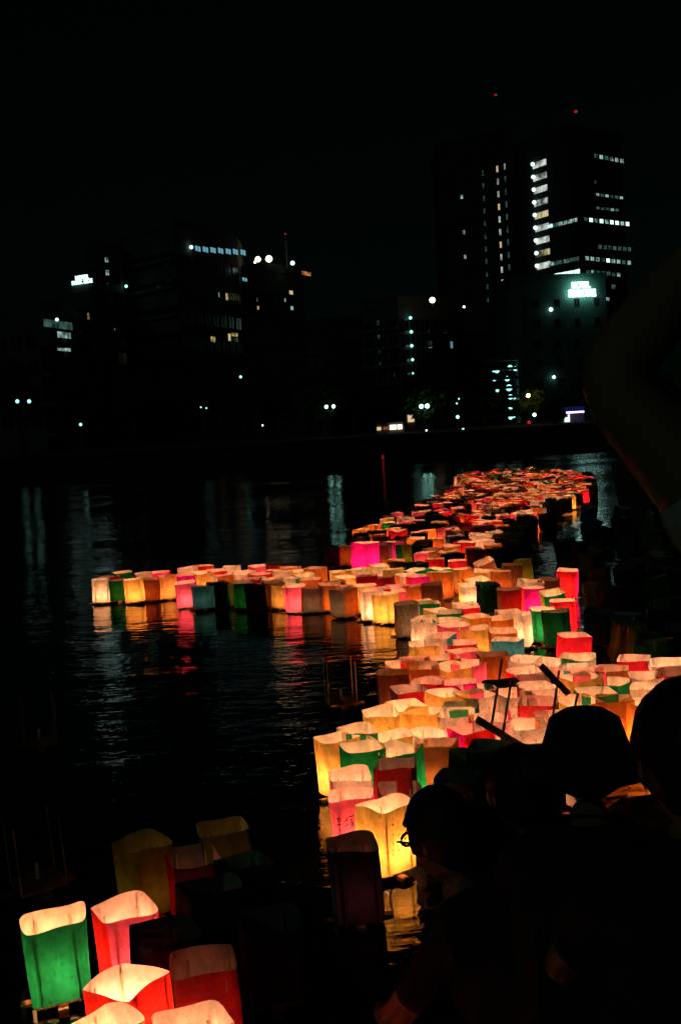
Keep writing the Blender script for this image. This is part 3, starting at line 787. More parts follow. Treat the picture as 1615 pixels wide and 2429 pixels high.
# ------------------------------------------------------------------ hand-placed lanterns
# view windows of the photograph: (x, y, photo pixels per window pixel)
WIN = {'A': (200, 1320, .1913), 'B': (480, 1320, .2168), 'C': (760, 1270, .1913), 'D': (1020, 1280, .2423),
       'E': (900, 1400, .2423), 'F': (1220, 1480, .2519), 'G': (650, 1500, .3827), 'H': (0, 1900, .4464)}
U = -1    # unlit
ROW = 'in the front row at the tip of the drift'
L = [
 # window, rim centre, yaw, colour front, colour side, brightness, label, options
 # ---- the tip of the drift, left
 ('A', 200, 302, 3, 'white', 'white', 2, 'glowing white lantern at the far left tip of the drift'),
 ('A', 410, 285, 4, 'green', 'green', U, 'dark green lantern between the leftmost white and yellow lanterns'),
 ('A', 625, 295, -4, 'yellow', 'yellow', 3, 'bright yellow lantern right of the dark green one in the tip row'),
 ('A', 835, 268, -8, 'orange', 'orange', U, 'dull orange unlit lantern between the two yellow lanterns of the tip'),
 ('A', 1030, 248, 3, 'yellow', 'yellow', 2, 'yellow lantern just left of the pink pair in the tip row'),
 ('A', 1275, 245, 2, 'rose', 'rose', 1, 'hot pink lantern standing directly behind the front pink lantern of the tip'),
 ('A', 1262, 333, -3, 'pink', 'pink', 2, 'pink lantern with pale glow in front of the hot pink one'),
 ('B', 20, 312, 6, 'teal', 'teal', -3, 'blue lantern with pale brush pattern right of the pink pair', dict(ink=2)),
 ('B', 180, 288, 10, 'purple', 'brown', U, 'dark purple unlit lantern right of the patterned blue lantern'),
 ('B', 325, 275, 25, 'olive', 'green', U, 'olive green unlit lantern half hidden behind the dark front row'),
 ('B', 450, 305, 0, 'green', 'green', U, 'dark green unlit lantern in the middle of the tip row'),
 ('B', 625, 308, -6, 'navy', 'navy', U, 'almost black navy lantern in the middle of the tip row'),
 ('B', 765, 295, 10, 'brown', 'brown', U, 'dark brown unlit lantern left of the bright pink lantern'),
 ('B', 868, 300, -35, 'yellow', 'teal', 0, 'slim dim lantern with yellow and blue sides touching the bright pink one'),
 ('B', 1030, 328, -3, 'pink', 'pink', 3, 'brightest pink lantern standing at the water edge with its own reflection'),
 ('B', 1205, 330, 8, 'grey', 'orange', U, 'grey unlit lantern immediately right of the brightest pink lantern'),
 ('B', 1345, 318, 4, 'orange', 'orange', 0, 'orange lantern behind the grey unlit one at the drift bend'),
 ('A', 475, 212, 12, 'green', 'green', 0, 'small green lantern alone at the back left of the tip'),
 ('A', 330, 250, 10, 'red', 'red', U, 'dark red lantern peeping over the leftmost white lantern'),
 ('A', 735, 222, 5, 'white', 'orange', 1, 'pale peach lantern behind the dull orange one of the tip'),
 ('A', 950, 195, -10, 'rose', 'red', 1, 'red lantern at the back edge of the tip above the second yellow'),
 ('A', 1110, 222, 15, 'red', 'red', 0, 'dull red lantern wedged behind the yellow and hot pink lanterns'),
 ('A', 1310, 128, 30, 'white', 'white', 1, 'pale lantern with slanting rim at the back left crest of the tip'),
 ('A', 1465, 130, 20, 'red', 'white', 1, 'pale rimmed red lantern second along the back crest of the tip'),
 ('A', 1480, 190, 20, 'yellow', 'yellow', 1, 'yellow lantern with a small brown drawing behind the patterned blue one', dict(ink=1)),
 ('B', 325, 100, -5, 'white', 'white', 1, 'wide pale lantern at the middle of the back crest of the tip'),
 ('B', 620, 95, 15, 'pink', 'pink', 1, 'pink lantern at the middle right of the back crest'),
 ('B', 470, 150, 25, 'white', 'red', 1, 'pale and red lantern just in front of the back crest'),
 ('B', 160, 140, 10, 'red', 'red', 1, 'red lantern in the second rank of the tip'),
 ('B', 810, 140, -12, 'rose', 'pink', 1, 'hot pink lantern in the second rank toward the drift bend'),
 ('B', 945, 125, 8, 'orange', 'yellow', 1, 'orange lantern at the back crest toward the drift bend'),
 ('B', 1075, 150, 12, 'yellow', 'yellow', 2, 'bright yellow lantern at the back crest toward the drift bend'),
 ('B', 1215, 140, -25, 'orange', 'orange', 0, 'tall orange lantern closing the right end of the tip crest'),
 ('B', 420, 188, -15, 'white', 'yellow', 2, 'brightest cream lantern in the middle of the tip'),
 ('B', 640, 180, 30, 'red', 'rose', 0, 'deep red lantern in the middle of the tip beside the cream one'),
 ('B', 870, 180, -5, 'white', 'yellow', 1, 'cream lantern between the yellow crest lantern and the orange rims'),
 ('B', 240, 215, 15, 'orange', 'white', 1, 'peach lantern just behind the dark purple unlit one'),
 ('B', 610, 225, 20, 'brown', 'orange', 0, 'brown sided lantern behind the dark middle of the front row'),
 ('B', 530, 262, -10, 'red', 'brown', 0, 'dull red lantern right behind the dark green front lantern'),
 ('B', 775, 240, 35, 'yellow', 'orange', 1, 'yellow and orange lantern turned cornerwise behind the dark brown one'),
 ('B', 950, 232, -20, 'white', 'green', 1, 'pale lantern with a green side in the right half of the tip'),
 ('B', 1140, 190, 6, 'white', 'orange', 1, 'flat pale rimmed lantern in front of the tall orange crest lantern'),
 ('B', 1185, 258, -8, 'orange', 'red', 0, 'orange red lantern behind the brightest pink and grey pair'),
 # ---- the bend, middle band
 ('C', 120, 142, 10, 'purple', 'navy', U, 'dark purple unlit lantern at the outer left corner of the middle band'),
 ('C', 325, 128, 6, 'orange', 'red', U, 'dark orange unlit lantern left of the hot pink lantern with reflection'),
 ('C', 540, 98, -32, 'rose', 'rose', 2, 'vivid hot pink lantern reflected in the gap of dark water', dict(scale=1.3)),
 ('C', 748, 130, 8, 'brown', 'brown', U, 'brown unlit lantern right of the vivid hot pink one'),
 ('C', 905, 92, 30, 'rose', 'purple', 1, 'hot pink lantern half hidden, farther right along the dark water gap'),
 ('C', 1050, 130, 25, 'olive', 'green', U, 'olive unlit lantern standing right of the half hidden hot pink one'),
 ('C', 1225, 128, 10, 'green', 'navy', U, 'black green unlit lantern at the right of the dark water gap'),
 ('C', 1390, 160, -30, 'grey', 'orange', U, 'grey and orange lantern behind the red rimmed pair of the middle band'),
 ('C', 245, 440, 10, 'yellow', 'yellow', 2, 'yellow lantern behind the brown block at the left of the middle band'),
 ('C', 475, 432, 25, 'white', 'yellow', 2, 'cream lantern below the vivid hot pink one'),
 ('C', 715, 395, 12, 'white', 'yellow', 2, 'peach topped yellow lantern right below the dark water gap'),
 ('C', 300, 510, 30, 'yellow', 'yellow', 3, 'very bright yellow lantern in the left heart of the middle band'),
 ('C', 575, 510, -5, 'red', 'red', U, 'dark red unlit lantern, left of two in the middle band'),
 ('C', 800, 505, -6, 'red', 'brown', U, 'dark red unlit lantern, right of two in the middle band'),
 ('C', 1055, 470, 20, 'white', 'orange', 1, 'peach topped lantern behind the flat bright red one'),
 ('C', 1190, 505, 15, 'rose', 'red', 1, 'flat bright red lantern in the middle band'),
 ('C', 1420, 305, -4, 'red', 'red', 0, 'dull red lantern under a long peach rim at the right of the middle band'),
 ('C', 1470, 470, 35, 'orange', 'orange', 0, 'big orange lantern turned cornerwise in the middle of the drift'),
 ('C', 190, 560, 5, 'brown', 'orange', U, 'brown block like lantern at the left edge of the middle band'),
 ('C', 295, 625, 6, 'red', 'pink', 0, 'dark red lantern with pink lit rim above the grey and orange one'),
 ('C', 560, 628, 4, 'yellow', 'yellow', 3, 'yellow lantern standing just behind the big bright white one'),
 ('C', 740, 660, 20, 'red', 'red', 1, 'red lantern squeezed behind the big bright yellow one'),
 ('C', 960, 612, 10, 'rose', 'pink', 1, 'pink lantern with a flat rim behind the orange one with writing'),
 ('C', 880, 668, 8, 'pink', 'pink', 2, 'rosy lantern just right behind the big bright yellow one'),
 ('C', 1165, 628, 12, 'orange', 'orange', 0, 'orange lantern with dark vertical writing in the middle of the drift', dict(ink=2)),
 ('C', 1380, 628, -5, 'brown', 'brown', U, 'dark brown unlit lantern right of the orange one with writing'),
 ('C', 288, 672, 43, 'orange', 'grey', U, 'unlit lantern showing a grey and an orange side at the water edge'),
 ('C', 628, 705, 6, 'white', 'white', 3, 'big bright white lantern at the water edge with two ink dots', dict(ink=1)),
 ('C', 805, 728, -24, 'yellow', 'yellow', 3, 'big bright yellow lantern at the water edge beside the white one', dict(ink=1)),
 ('C', 1072, 862, 8, 'grey', 'brown', U, 'tall grey brown unlit lantern with faint writing at the water edge', dict(ink=3)),
 # ---- right shoulder of the drift
 ('D', 582, 185, 20, 'brown', 'white', 0, 'small tipped lantern with a slanting pale rim near the dark bank', dict(tilt=(0.12, -0.35))),
 ('D', 270, 195, 6, 'red', 'orange', 1, 'red brown lantern under a flat orange rim at the back right'),
 ('D', 340, 278, 20, 'orange', 'brown', 1, 'orange lantern with a pale rim left of the tipped one'),
 ('D', 505, 295, -12, 'yellow', 'orange', 2, 'orange yellow lantern beneath the small tipped one'),
 ('D', 690, 300, 5, 'orange', 'brown', 0, 'plain orange lantern at the right edge of the back group'),
 ('D', 790, 250, 6, 'brown', 'olive', U, 'dark brown lantern against the dark bank at the back right'),
 ('D', 915, 215, 6, 'olive', 'olive', U, 'olive yellow unlit lantern sitting alone in the dark by the bank'),
 ('D', 485, 375, 22, 'yellow', 'yellow', 2, 'yellow lantern with a tilted top behind the dark green crate like one', dict(tilt=(0.10, -0.12))),
 ('D', 395, 425, 5, 'white', 'yellow', 3, 'cream lantern whose bright inside shows left of the black green one'),
 ('D', 545, 435, 15, 'green', 'navy', U, 'black green unlit lantern at the centre of the right shoulder'),
 ('D', 925, 400, 25, 'white', 'white', 1, 'crumpled white lantern above the hot pink one on the right shoulder', dict(wavy=True, tilt=(0.1, 0.15))),
 ('D', 770, 470, 10, 'red', 'brown', U, 'dark red unlit lantern left of the tall hot pink one'),
 ('D', 985, 470, 8, 'rose', 'red', 2, 'tall hot pink lantern in the right shoulder of the drift'),
 ('D', 1150, 375, -10, 'brown', 'orange', U, 'brown unlit lantern behind the crumpled white one'),
 ('D', 1328, 302, -6, 'red', 'rose', 2, 'red lantern standing highest at the right edge against the dark bank', dict(tilt=(0.05, 0.06))),
 ('D', 1218, 495, 14, 'green', 'olive', 1, 'green lantern with a tilted peach rim between the red ones at right', dict(tilt=(0.12, -0.10))),
 ('D', 1305, 590, 2, 'red', 'red', 2, 'bright red lantern below the tilted green one at the right edge'),
 ('D', 1092, 672, 6, 'green', 'green', 2, 'bright green lantern beside the dark green box at right'),
 ('D', 1240, 715, -5, 'green', 'navy', U, 'dark green unlit box lantern at the right edge'),
 ('D', 1385, 935, 14, 'red', 'red', 1, 'red lantern with dark post shadows standing apart at right', dict(tilt=(0, 0.04))),
 ('D', 345, 612, 8, 'white', 'white', 1, 'pale pink topped lantern behind the red one with glowing face'),
 ('D', 380, 662, 2, 'red', 'rose', 2, 'red lantern with glowing face below the pale topped one'),
 # ---- centre column
 ('E', 415, 112, 8, 'yellow', 'white', 2, 'cream lantern at the back left of the centre column'),
 ('E', 470, 138, 12, 'green', 'white', 1, 'green lantern with a flat peach rim at the back of the centre column'),
 ('E', 565, 182, 25, 'yellow', 'yellow', 2, 'yellow lantern behind the white lantern with dark lettering'),
 ('E', 700, 232, -6, 'green', 'green', 0, 'dark green lantern left of the red glowing one in the centre'),
 ('E', 490, 262, 18, 'white', 'orange', 1, 'peach rimmed lantern squeezed behind the white lantern with lettering'),
 ('E', 680, 288, 18, 'green', 'green', 2, 'bright green lantern right of the white lantern with lettering'),
 ('E', 430, 302, -5, 'white', 'white', 3, 'white lantern with faint lettering at the left of the centre column', dict(ink=2)),
 ('E', 985, 278, 30, 'orange', 'yellow', 2, 'wide peach topped orange lantern in the centre'),
 ('E', 1240, 200, 8, 'white', 'white', 1, 'cream lantern behind the wide white lantern on the right of the centre'),
 ('E', 1330, 235, -10, 'white', 'white', 3, 'wide white lantern glowing at its foot on the right of the centre'),
 ('E', 1160, 262, 12, 'orange', 'white', 1, 'peach lantern between the two pale ones right of centre'),
 ('E', 722, 348, 32, 'pink', 'pink', 2, 'rose pink lantern turned cornerwise in the centre'),
 ('E', 940, 375, -6, 'yellow', 'yellow', 2, 'yellow lantern right of the rose pink cornerwise one'),
 ('E', 1190, 385, 10, 'orange', 'brown', 1, 'orange lantern in front of the wide white one'),
 ('E', 600, 475, -18, 'white', 'teal', 1, 'blue sided lantern with a peach rim below the rose pink one'),
 ('E', 448, 515, 6, 'yellow', 'yellow', 2, 'yellow lantern at the left edge below the white one with lettering'),
 ('E', 810, 505, 6, 'red', 'pink', 1, 'rose red lantern in the middle below the yellow one'),
 ('E', 1240, 500, -14, 'teal', 'teal', 1, 'teal blue lantern with a peach rim right of centre'),
 ('E', 830, 610, 12, 'pink', 'red', 2, 'red lantern with a flat pink rim below the rose red one'),
 ('E', 345, 665, 10, 'red', 'red', 0, 'dark red lantern behind the left yellow one'),
 ('E', 645, 668, 20, 'green', 'orange', 1, 'green lantern with a thin peach rim left of the pink topped one'),
 ('E', 222, 728, 12, 'yellow', 'white', 2, 'cream topped lantern at the left edge behind the tall brown one'),
 ('E', 840, 700, -18, 'pink', 'pink', 2, 'pink topped lantern beside the big brown one in the centre'),
 ('E', 1110, 648, 6, 'orange', 'brown', U, 'big brown unlit lantern in the centre right'),
 ('E', 1410, 655, -15, 'white', 'white', 2, 'large peach lantern behind the two leaning sticks'),
 ('E', 1440, 765, 20, 'white', 'red', 2, 'large pale lantern with a red side right of the leaning sticks'),
 ('E', 715, 758, 38, 'yellow', 'yellow', 3, 'yellow lantern turned cornerwise below the pink topped one'),
 ('E', 400, 770, 10, 'orange', 'orange', 0, 'orange lantern right behind the tall brown unlit one'),
 ('E', 155, 790, 4, 'brown', 'purple', U, 'tall brown unlit lantern at the left edge of the centre column'),
 ('E', 470, 855, -8, 'red', 'red', 0, 'dark red lantern with a rounded top at the left of the centre', dict(wavy=True)),
 ('E', 290, 960, 10, 'red', 'purple', 0, 'deep red lantern in front of the tall brown one'),
 ('E', 800, 885, 8, 'rose', 'red', 1, 'bright red lantern under the yellow cornerwise one'),
 ('E', 1210, 890, 5, 'navy', 'green', U, 'dark teal unlit lantern crossed by the leaning sticks'),
 ('E', 1480, 850, 15, 'red', 'brown', U, 'dark red unlit lantern right of the dark teal one'),
 ('E', 640, 1000, 35, 'yellow', 'yellow', 3, 'cream topped yellow lantern turned cornerwise above the flat green one'),
 ('E', 975, 950, 12, 'pink', 'red', 2, 'pale pink topped lantern below the bright red one'),
 ('E', 930, 1032, 30, 'white', 'yellow', 2, 'peach lantern cornerwise between the cream topped one and the sticks'),
 ('E', 1375, 965, 28, 'white', 'grey', 1, 'pale topped lantern with a grey side behind the second stick'),
 ('E', 800, 1125, -4, 'green', 'green', U, 'flat dark green lantern in the middle of the bright yellow ones'),
 ('E', 265, 1108, 22, 'yellow', 'yellow', 3, 'cream lantern at the left edge behind the front yellow pair'),
 # ---- right foreground
 ('F', 370, 338, -20, 'white', 'white', 3, 'brightest cream topped lantern at right behind the broken frame'),
 ('F', 565, 310, -10, 'green', 'white', 2, 'green lantern with a peach rim below the red one standing apart'),
 ('F', 600, 388, 10, 'teal', 'white', 2, 'teal lantern with a wide peach rim in the right foreground'),
 ('F', 915, 412, -6, 'brown', 'white', 1, 'brown lantern with a thin peach rim in the right foreground'),
 ('F', 1130, 312, -8, 'red', 'teal', 1, 'dark red lantern with a pale pink rim at the right edge'),
 ('F', 1450, 340, 4, 'white', 'white', 3, 'peach lantern cut by the right frame edge'),
 ('F', 1480, 450, 3, 'red', 'brown', U, 'dark red unlit lantern cut by the right frame edge'),
 ('F', 700, 458, 8, 'pink', 'red', 2, 'pink red lantern behind the yellow cornerwise one at right'),
 ('F', 650, 525, 32, 'yellow', 'yellow', 3, 'yellow lantern turned cornerwise in the right foreground'),
 ('F', 930, 530, -30, 'green', 'green', 1, 'large green lantern with an orange rim in the right foreground'),
 ('F', 1270, 485, 8, 'white', 'pink', 2, 'pale pink lantern left of the dark red one at the frame edge'),
 ('F', 1265, 585, -14, 'white', 'orange', 2, 'wide pale topped lantern below the pale pink one at right'),
 ('F', 765, 628, 22, 'green', 'green', 1, 'small green lantern with a peach rim below the large green one'),
 ('F', 255, 662, 10, 'white', 'grey', 2, 'pale flat topped lantern behind the third leaning stick'),
 ('F', 620, 712, 30, 'orange', 'yellow', 2, 'orange lantern turned cornerwise behind the shortest stick'),
 ('F', 1190, 725, 35, 'yellow', 'orange', 2, 'orange yellow lantern half hidden by the round dark head at right'),
 ('F', 960, 700, 8, 'orange', 'brown', 0, 'brown orange lantern between the green ones and the dark crowd'),
 ('F', 90, 602, 15, 'white', 'red', 2, 'pale lantern just right of the second leaning stick'),
 ('F', 215, 745, -12, 'red', 'brown', 0, 'dark red lantern low behind the leaning sticks'),
 ('F', 120, 812, 6, 'white', 'pink', 2, 'long pale lantern in front of the leaning sticks'),
 ('F', 380, 872, 10, 'white', 'orange', 2, 'pale lantern just above the dark crowd beside the third stick'),
 ('F', 150, 930, 14, 'white', 'white', 2, 'pale lantern lowest above the dark crowd, right of the red one'),
 # ---- left foreground of the drift
 ('G', 675, 505, 6, 'yellow', 'yellow', 3, 'yellow lantern with a post shadow above the front yellow pair', dict(wavy=True)),
 ('G', 910, 482, -14, 'yellow', 'yellow', 3, 'yellow lantern right of the one with a post shadow'),
 ('G', 1140, 508, -8, 'white', 'yellow', 3, 'white hot topped lantern right below the flat green one'),
 ('G', 1310, 550, 16, 'white', 'pink', 2, 'pale lantern behind the raised wooden plank'),
 ('G', 915, 612, 34, 'yellow', 'white', 3, 'broad peach topped yellow lantern left of the big red one', dict(wavy=True)),
 ('G', 1225, 612, 28, 'red', 'rose', 1, 'big red lantern beneath the raised wooden plank'),
 ('G', 530, 618, 14, 'green', 'white', 2, 'peach topped lantern with a green side behind the front yellow one', dict(wavy=True)),
 ('G', 425, 688, 30, 'yellow', 'yellow', 3, 'leftmost yellow lantern of the foreground group, turned cornerwise', dict(wavy=True)),
 ('G', 690, 640, 24, 'yellow', 'white', 3, 'peach topped lantern behind the front green pair', dict(wavy=True)),
 ('G', 520, 722, 18, 'green', 'green', 2, 'left lantern of the front green pair', dict(wavy=True)),
 ('G', 835, 722, -14, 'green', 'green', 2, 'right lantern of the front green pair', dict(wavy=True)),
 ('G', 985, 690, -14, 'brown', 'orange', 0, 'brown lantern right of the front green pair', dict(wavy=True)),
 ('G', 485, 890, 4, 'white', 'pink', 3, 'pale lantern with a torn wavy top behind the pink one with writing', dict(wavy=True)),
 ('G', 750, 850, -8, 'red', 'purple', U, 'dark red unlit lantern in front of the green pair', dict(wavy=True)),
 ('G', 505, 1000, -4, 'pink', 'pink', 2, 'pink lantern with two brush written characters on its face', dict(kanji=True)),
 ('G', 675, 1085, 36, 'yellow', 'yellow', 3, 'yellow lantern with dark lettering beside the dark head', dict(ink=3, wavy=True)),
 ('G', 770, 965, 10, 'grey', 'purple', U, 'small grey unlit lantern behind the yellow one with lettering', dict(scale=0.85)),
 ('G', 500, 1322, 6, 'purple', 'navy', -2, 'dark purple lantern in front of the pink one with writing', dict(wavy=True)),  # weak flame added to lift the paper out of black
 ('G', 1300, 700, -14, 'green', 'navy', U, 'dark green unlit lantern at the edge of the dark crowd'),
 # ---- unlit heap before the crowd
 ('G', 1205, 742, 10, 'green', 'navy', U, 'black green unlit lantern leaning beside the big red one', dict(tilt=(.08, .1))),
 ('G', 1420, 770, 25, 'navy', 'navy', U, 'black unlit lantern under the second stick'),
 ('G', 1130, 880, -12, 'navy', 'green', U, 'black unlit lantern right of the brown lantern beside the green pair'),
 ('G', 1640, 740, 8, 'navy', 'purple', U, 'black unlit lantern under the third stick'),
 # ---- bottom left corner
 ('H', 300, 632, 2, 'green', 'green', 2, 'bright green lantern at the bottom left corner', dict(wavy=True, tilt=(0, -0.05))),
 ('H', 690, 590, 14, 'pink', 'red', 2, 'pinkish red lantern right of the bottom left green one', dict(wavy=True)),
 ('H', 690, 935, 40, 'red', 'red', 3, 'red lantern with a broad diamond top at the bottom left', dict(wavy=True)),
 ('H', 550, 1195, 40, 'yellow', 'white', 3, 'cream topped lantern cut by the bottom edge', dict(wavy=True, scale=.84)),
 ('H', 1040, 1215, 12, 'white', 'red', 2, 'peach topped lantern at the bottom edge right of the cream one', dict(wavy=True)),
 ('H', 1090, 860, -3, 'red', 'brown', -2, 'large dull red brown lantern at the bottom'),  # weak flame added inside, in place of light from the lanterns around
 ('H', 850, 700, 12, 'navy', 'navy', U, 'dark navy unlit lantern in front of the pinkish red one'),
 ('H', 782, 232, 22, 'olive', 'olive', -2, 'olive dim lantern with a curved rim above the red one', dict(wavy=True)),
 ('H', 1190, 165, 8, 'olive', 'green', -2, 'olive dim lantern farthest back in the dim bottom group', dict(wavy=True)),
 ('H', 1060, 262, 5, 'purple', 'red', -2, 'dim purple lantern between the two olive ones'),
 ('H', 1270, 305, 12, 'green', 'navy', U, 'dim green lantern with rounded rim right of the purple one', dict(wavy=True)),
 ('H', 1090, 470, 18, 'navy', 'green', U, 'nearly black lantern with a pale rim glint in the dim bottom group', dict(wavy=True)),
 ('H', 1420, 620, 8, 'navy', 'navy', U, 'nearly black lantern at the right of the dim bottom group'),
]
SC = {'A': (.97, .96), 'B': (.97, .96), 'C': (.95, 1.0), 'D': (.92, 1.02), 'E': (.90, 1.02), 'F': (.90, 1.02), 'G': (.84, 1.02), 'H': (.86, .98)}   # sizes vary along the drift
placed = []
for e in L:
    w, cx, cy, yaw, ca, cb, lit, lab = e[:8]
    opt = e[8] if len(e) > 8 else {}
    ox, oy, sc = WIN[w]
    p = on_z(ox + cx * sc, oy + cy * sc, (RIM - .004) * opt.get('scale', SC[w][1]))
    placed.append([p.x, p.y, e, opt])
# nudge apart those that would stand in one another
P = np.array([[a[0], a[1]] for a in placed]); P0 = P.copy()
isH = np.array([a[2][0] == 'H' for a in placed]); TH = np.where(isH[:, None] & isH[None], 0.186, 0.155)
for it in range(90):
    D = P[:, None] - P[None]
    d = np.sqrt((D ** 2).sum(2)) + 1e-9
    np.fill_diagonal(d, 9)
    push = np.clip(TH - d, 0, None)[..., None] * D / d[..., None] * 0.25
    P += push.sum(1)
for a, p in zip(placed, P): a[0], a[1] = float(p[0]), float(p[1])

def ribbon(mb_, pts, w0, w1, fn):
    """a brush stroke along pts (in the face's u, v), swelling from w0 to w1"""
    n_ = 6
    q = []
    for i in range(len(pts) - 1):
        for k in range(n_ if i == len(pts) - 2 else n_ - 1):
            t = k / (n_ - 1)
            q.append((pts[i][0] + (pts[i+1][0] - pts[i][0]) * t, pts[i][1] + (pts[i+1][1] - pts[i][1]) * t))
    top, bot = [], []
    for i, (x, y) in enumerate(q):
        a, b = q[max(i - 1, 0)], q[min(i + 1, len(q) - 1)]
        tx, ty = b[0] - a[0], b[1] - a[1]
        l_ = math.hypot(tx, ty) or 1
        f = i / (len(q) - 1)
        w = (w0 + (w1 - w0) * f) * (0.55 + 0.45 * math.sin(math.pi * min(1, f * 1.15 + 0.1)))
        top.append(fn(x - ty / l_ * w, y + tx / l_ * w)); bot.append(fn(x + ty / l_ * w, y - tx / l_ * w))
    m = len(q)
    mb_.add(top + bot, [(i, m + i, m + i + 1, i + 1) for i in range(m - 1)])
KANJI = [
 ([[(.20,.85),(.80,.88)], [(.32,.74),(.40,.58)], [(.70,.76),(.60,.58)], [(.06,.40),(.94,.46)], [(.50,.86),(.50,.45),(.48,-.05)]], (-.86, .04)),
 ([[(.03,.56),(.36,.62)], [(.20,.82),(.20,.26)], [(.00,.18),(.40,.32)], [(.46,.86),(.42,.70)], [(.46,.80),(.95,.86),(.88,.70)],
   [(.52,.62),(.88,.66)], [(.70,.64),(.56,.48),(.42,.40)], [(.60,.54),(.72,.34),(.68,.04),(.56,.12)], [(.68,.42),(.44,.22)],
   [(.70,.28),(.42,.02)], [(.90,.54),(.74,.42)], [(.72,.42),(.98,.04)]], (-.36, .06)),
]
def write_kanji(root, sl):
    mb_ = MB()
    S = 0.041
    for strokes, (u0, v0) in KANJI:
        for st in strokes:
            def fn(a, b): return sl.pt(0, u0 + a * S / HW, v0 * 1.0 + 0.47 + b * S * 1.15 / sl.h, 0.0016)
            ribbon(mb_, st, 0.050, 0.030, fn)
    o = mb_.build('handwriting', INK, root)
    o['label'] = 'two brush written characters in dark ink'
def ink_marks(root, sl, cols, seed):
    r_ = random.Random(seed)
    for side in (0, 3 if seed % 2 else 1):
        mb_ = MB()
        for c in range(cols):
            u0 = -0.5 + (c + 0.5) / cols * 1.0 + r_.uniform(-.06, .06)
            v = 0.80
            while v > 0.32:
                hgt = r_.uniform(0.04, 0.08)
                for q in range(r_.randint(2, 4)):
                    a = (u0 + r_.uniform(-.07, .07), v - r_.uniform(0, hgt)); b = (u0 + r_.uniform(-.07, .07), v - r_.uniform(0, hgt))
                    ribbon(mb_, [a, b], 0.012, 0.008, lambda x, y: sl.pt(side, x, y, 0.0016))
                v -= hgt + r_.uniform(0.02, 0.05)
        mb_.build('ink_marks', INK, root)
for i, (x, y, e, opt) in enumerate(placed):
    w, cx, cy, yaw, ca, cb, lit, lab = e[:8]
    if lit == U and w != 'H' and ca in ('orange', 'brown', 'red', 'green', 'grey', 'olive') and 'black' not in lab and 'crowd' not in lab: lit = -3; lab = lab.replace('unlit', 'dim')      # weak flame added to unlit lanterns, stands in for neighbours' light
    yw = R(yaw) - math.atan2(x, y) + R(rnd.uniform(-4, 4))
    sl = 0 if opt.get('kanji') else None
    o = make_lantern((x, y, rnd.uniform(-0.004, 0.004)), yw, ca, cb, lit, lab,
                     'paper lanterns floating on the river', sl, opt.get('wavy', False) and not opt.get('kanji'),
                     opt.get('tilt', (rnd.uniform(-.05, .05), rnd.uniform(-.05, .05))), (opt['scale'],) * 3 if 'scale' in opt else (SC[w][0], SC[w][0], SC[w][1]))
    slv = (WAVY if opt.get('wavy') else SLEEVES)[o['shape']]
    if opt.get('kanji'): write_kanji(o, SLEEVES[0])
    if opt.get('ink'): ink_marks(o, slv, opt['ink'], i)
    elif w in 'CDEFG' and lit >= 1 and ca in ('white', 'yellow', 'pink', 'orange') and not opt.get('kanji') and rnd.random() < .45: ink_marks(o, slv, 1 + i % 2, i)
    del o['shape']

# ------------------------------------------------------------------ lanterns that lost their paper: sticks on a float
def bare_frame(base_px, yaw, tilt, label, z=0.0, Y=None, h=1.25):
    p = on_z(*base_px, z) if Y is None else at(*base_px, Y)
    root = empty('lantern_frame', p, yaw)
    root.rotation_euler = (tilt[0], tilt[1], yaw)
    tag(root, label, 'lantern frame', 'bare lantern frames without paper')
    link(bpy.data.objects.new('float_base', BASE_ME), root)
    for sx in (-1, 1):
        for sy in (-1, 1):
            o = bpy.data.objects.new('post', POST_ME); o.location = (sx*.076, sy*.076, 0); o.scale = (.8, .8, h); link(o, root)
    c = bpy.data.objects.new('candle', CANDLE_ME); c.scale = (.5, .5, 1.3); link(c, root)
    return root
bare_frame((810, 1672), R(8), (0, 0), 'bare lantern frame of four sticks floating left of the brown lantern')
bare_frame((95, 1768), R(20), (0, .03), 'bare lantern frame of thin sticks alone on the dark water at left')
def broken_frame(plank, sticks, Y, label):
    a, b = at(*plank[0], Y), at(*plank[1], Y - .05)
    root = empty('lantern_frame', a); tag(root, label, 'lantern frame', 'bare lantern frames without paper')
    d = (b - a); u_ = d.normalized(); w_ = V3(0, 1, 0).cross(u_).normalized()
    M = Matrix((u_, V3(0, 1, 0), w_)).transposed()
    mb_ = MB(); mb_.box((0, -.012, -.011), (d.length, .012, .011), M=M); mb_.build('float_base', WOOD, root)
    for (p0, p1) in sticks:
        mb_ = MB(); mb_.tube([at(*p0, Y + .03) - a, at(*p1, Y - .02) - a], .0045, 5); mb_.build('post', WOOD, root)
V3 = lambda *a: Vector(a)
broken_frame(((1130, 1706), (1235, 1770)), (((1190, 1563), (1163, 1735)), ((1212, 1612), (1188, 1765))), 3.7, 'leaning bare frame with raised plank in front of the big red lantern')
broken_frame(((1283, 1580), (1346, 1645)), (((1325, 1590), (1304, 1745)), ((1369, 1645), (1350, 1735))), 3.7, 'leaning bare frame with two sticks right of the raised plank')
bare_frame((95, 2105), R(30), (0, -.05), 'bare lantern frame of sticks behind the bottom left green lantern')

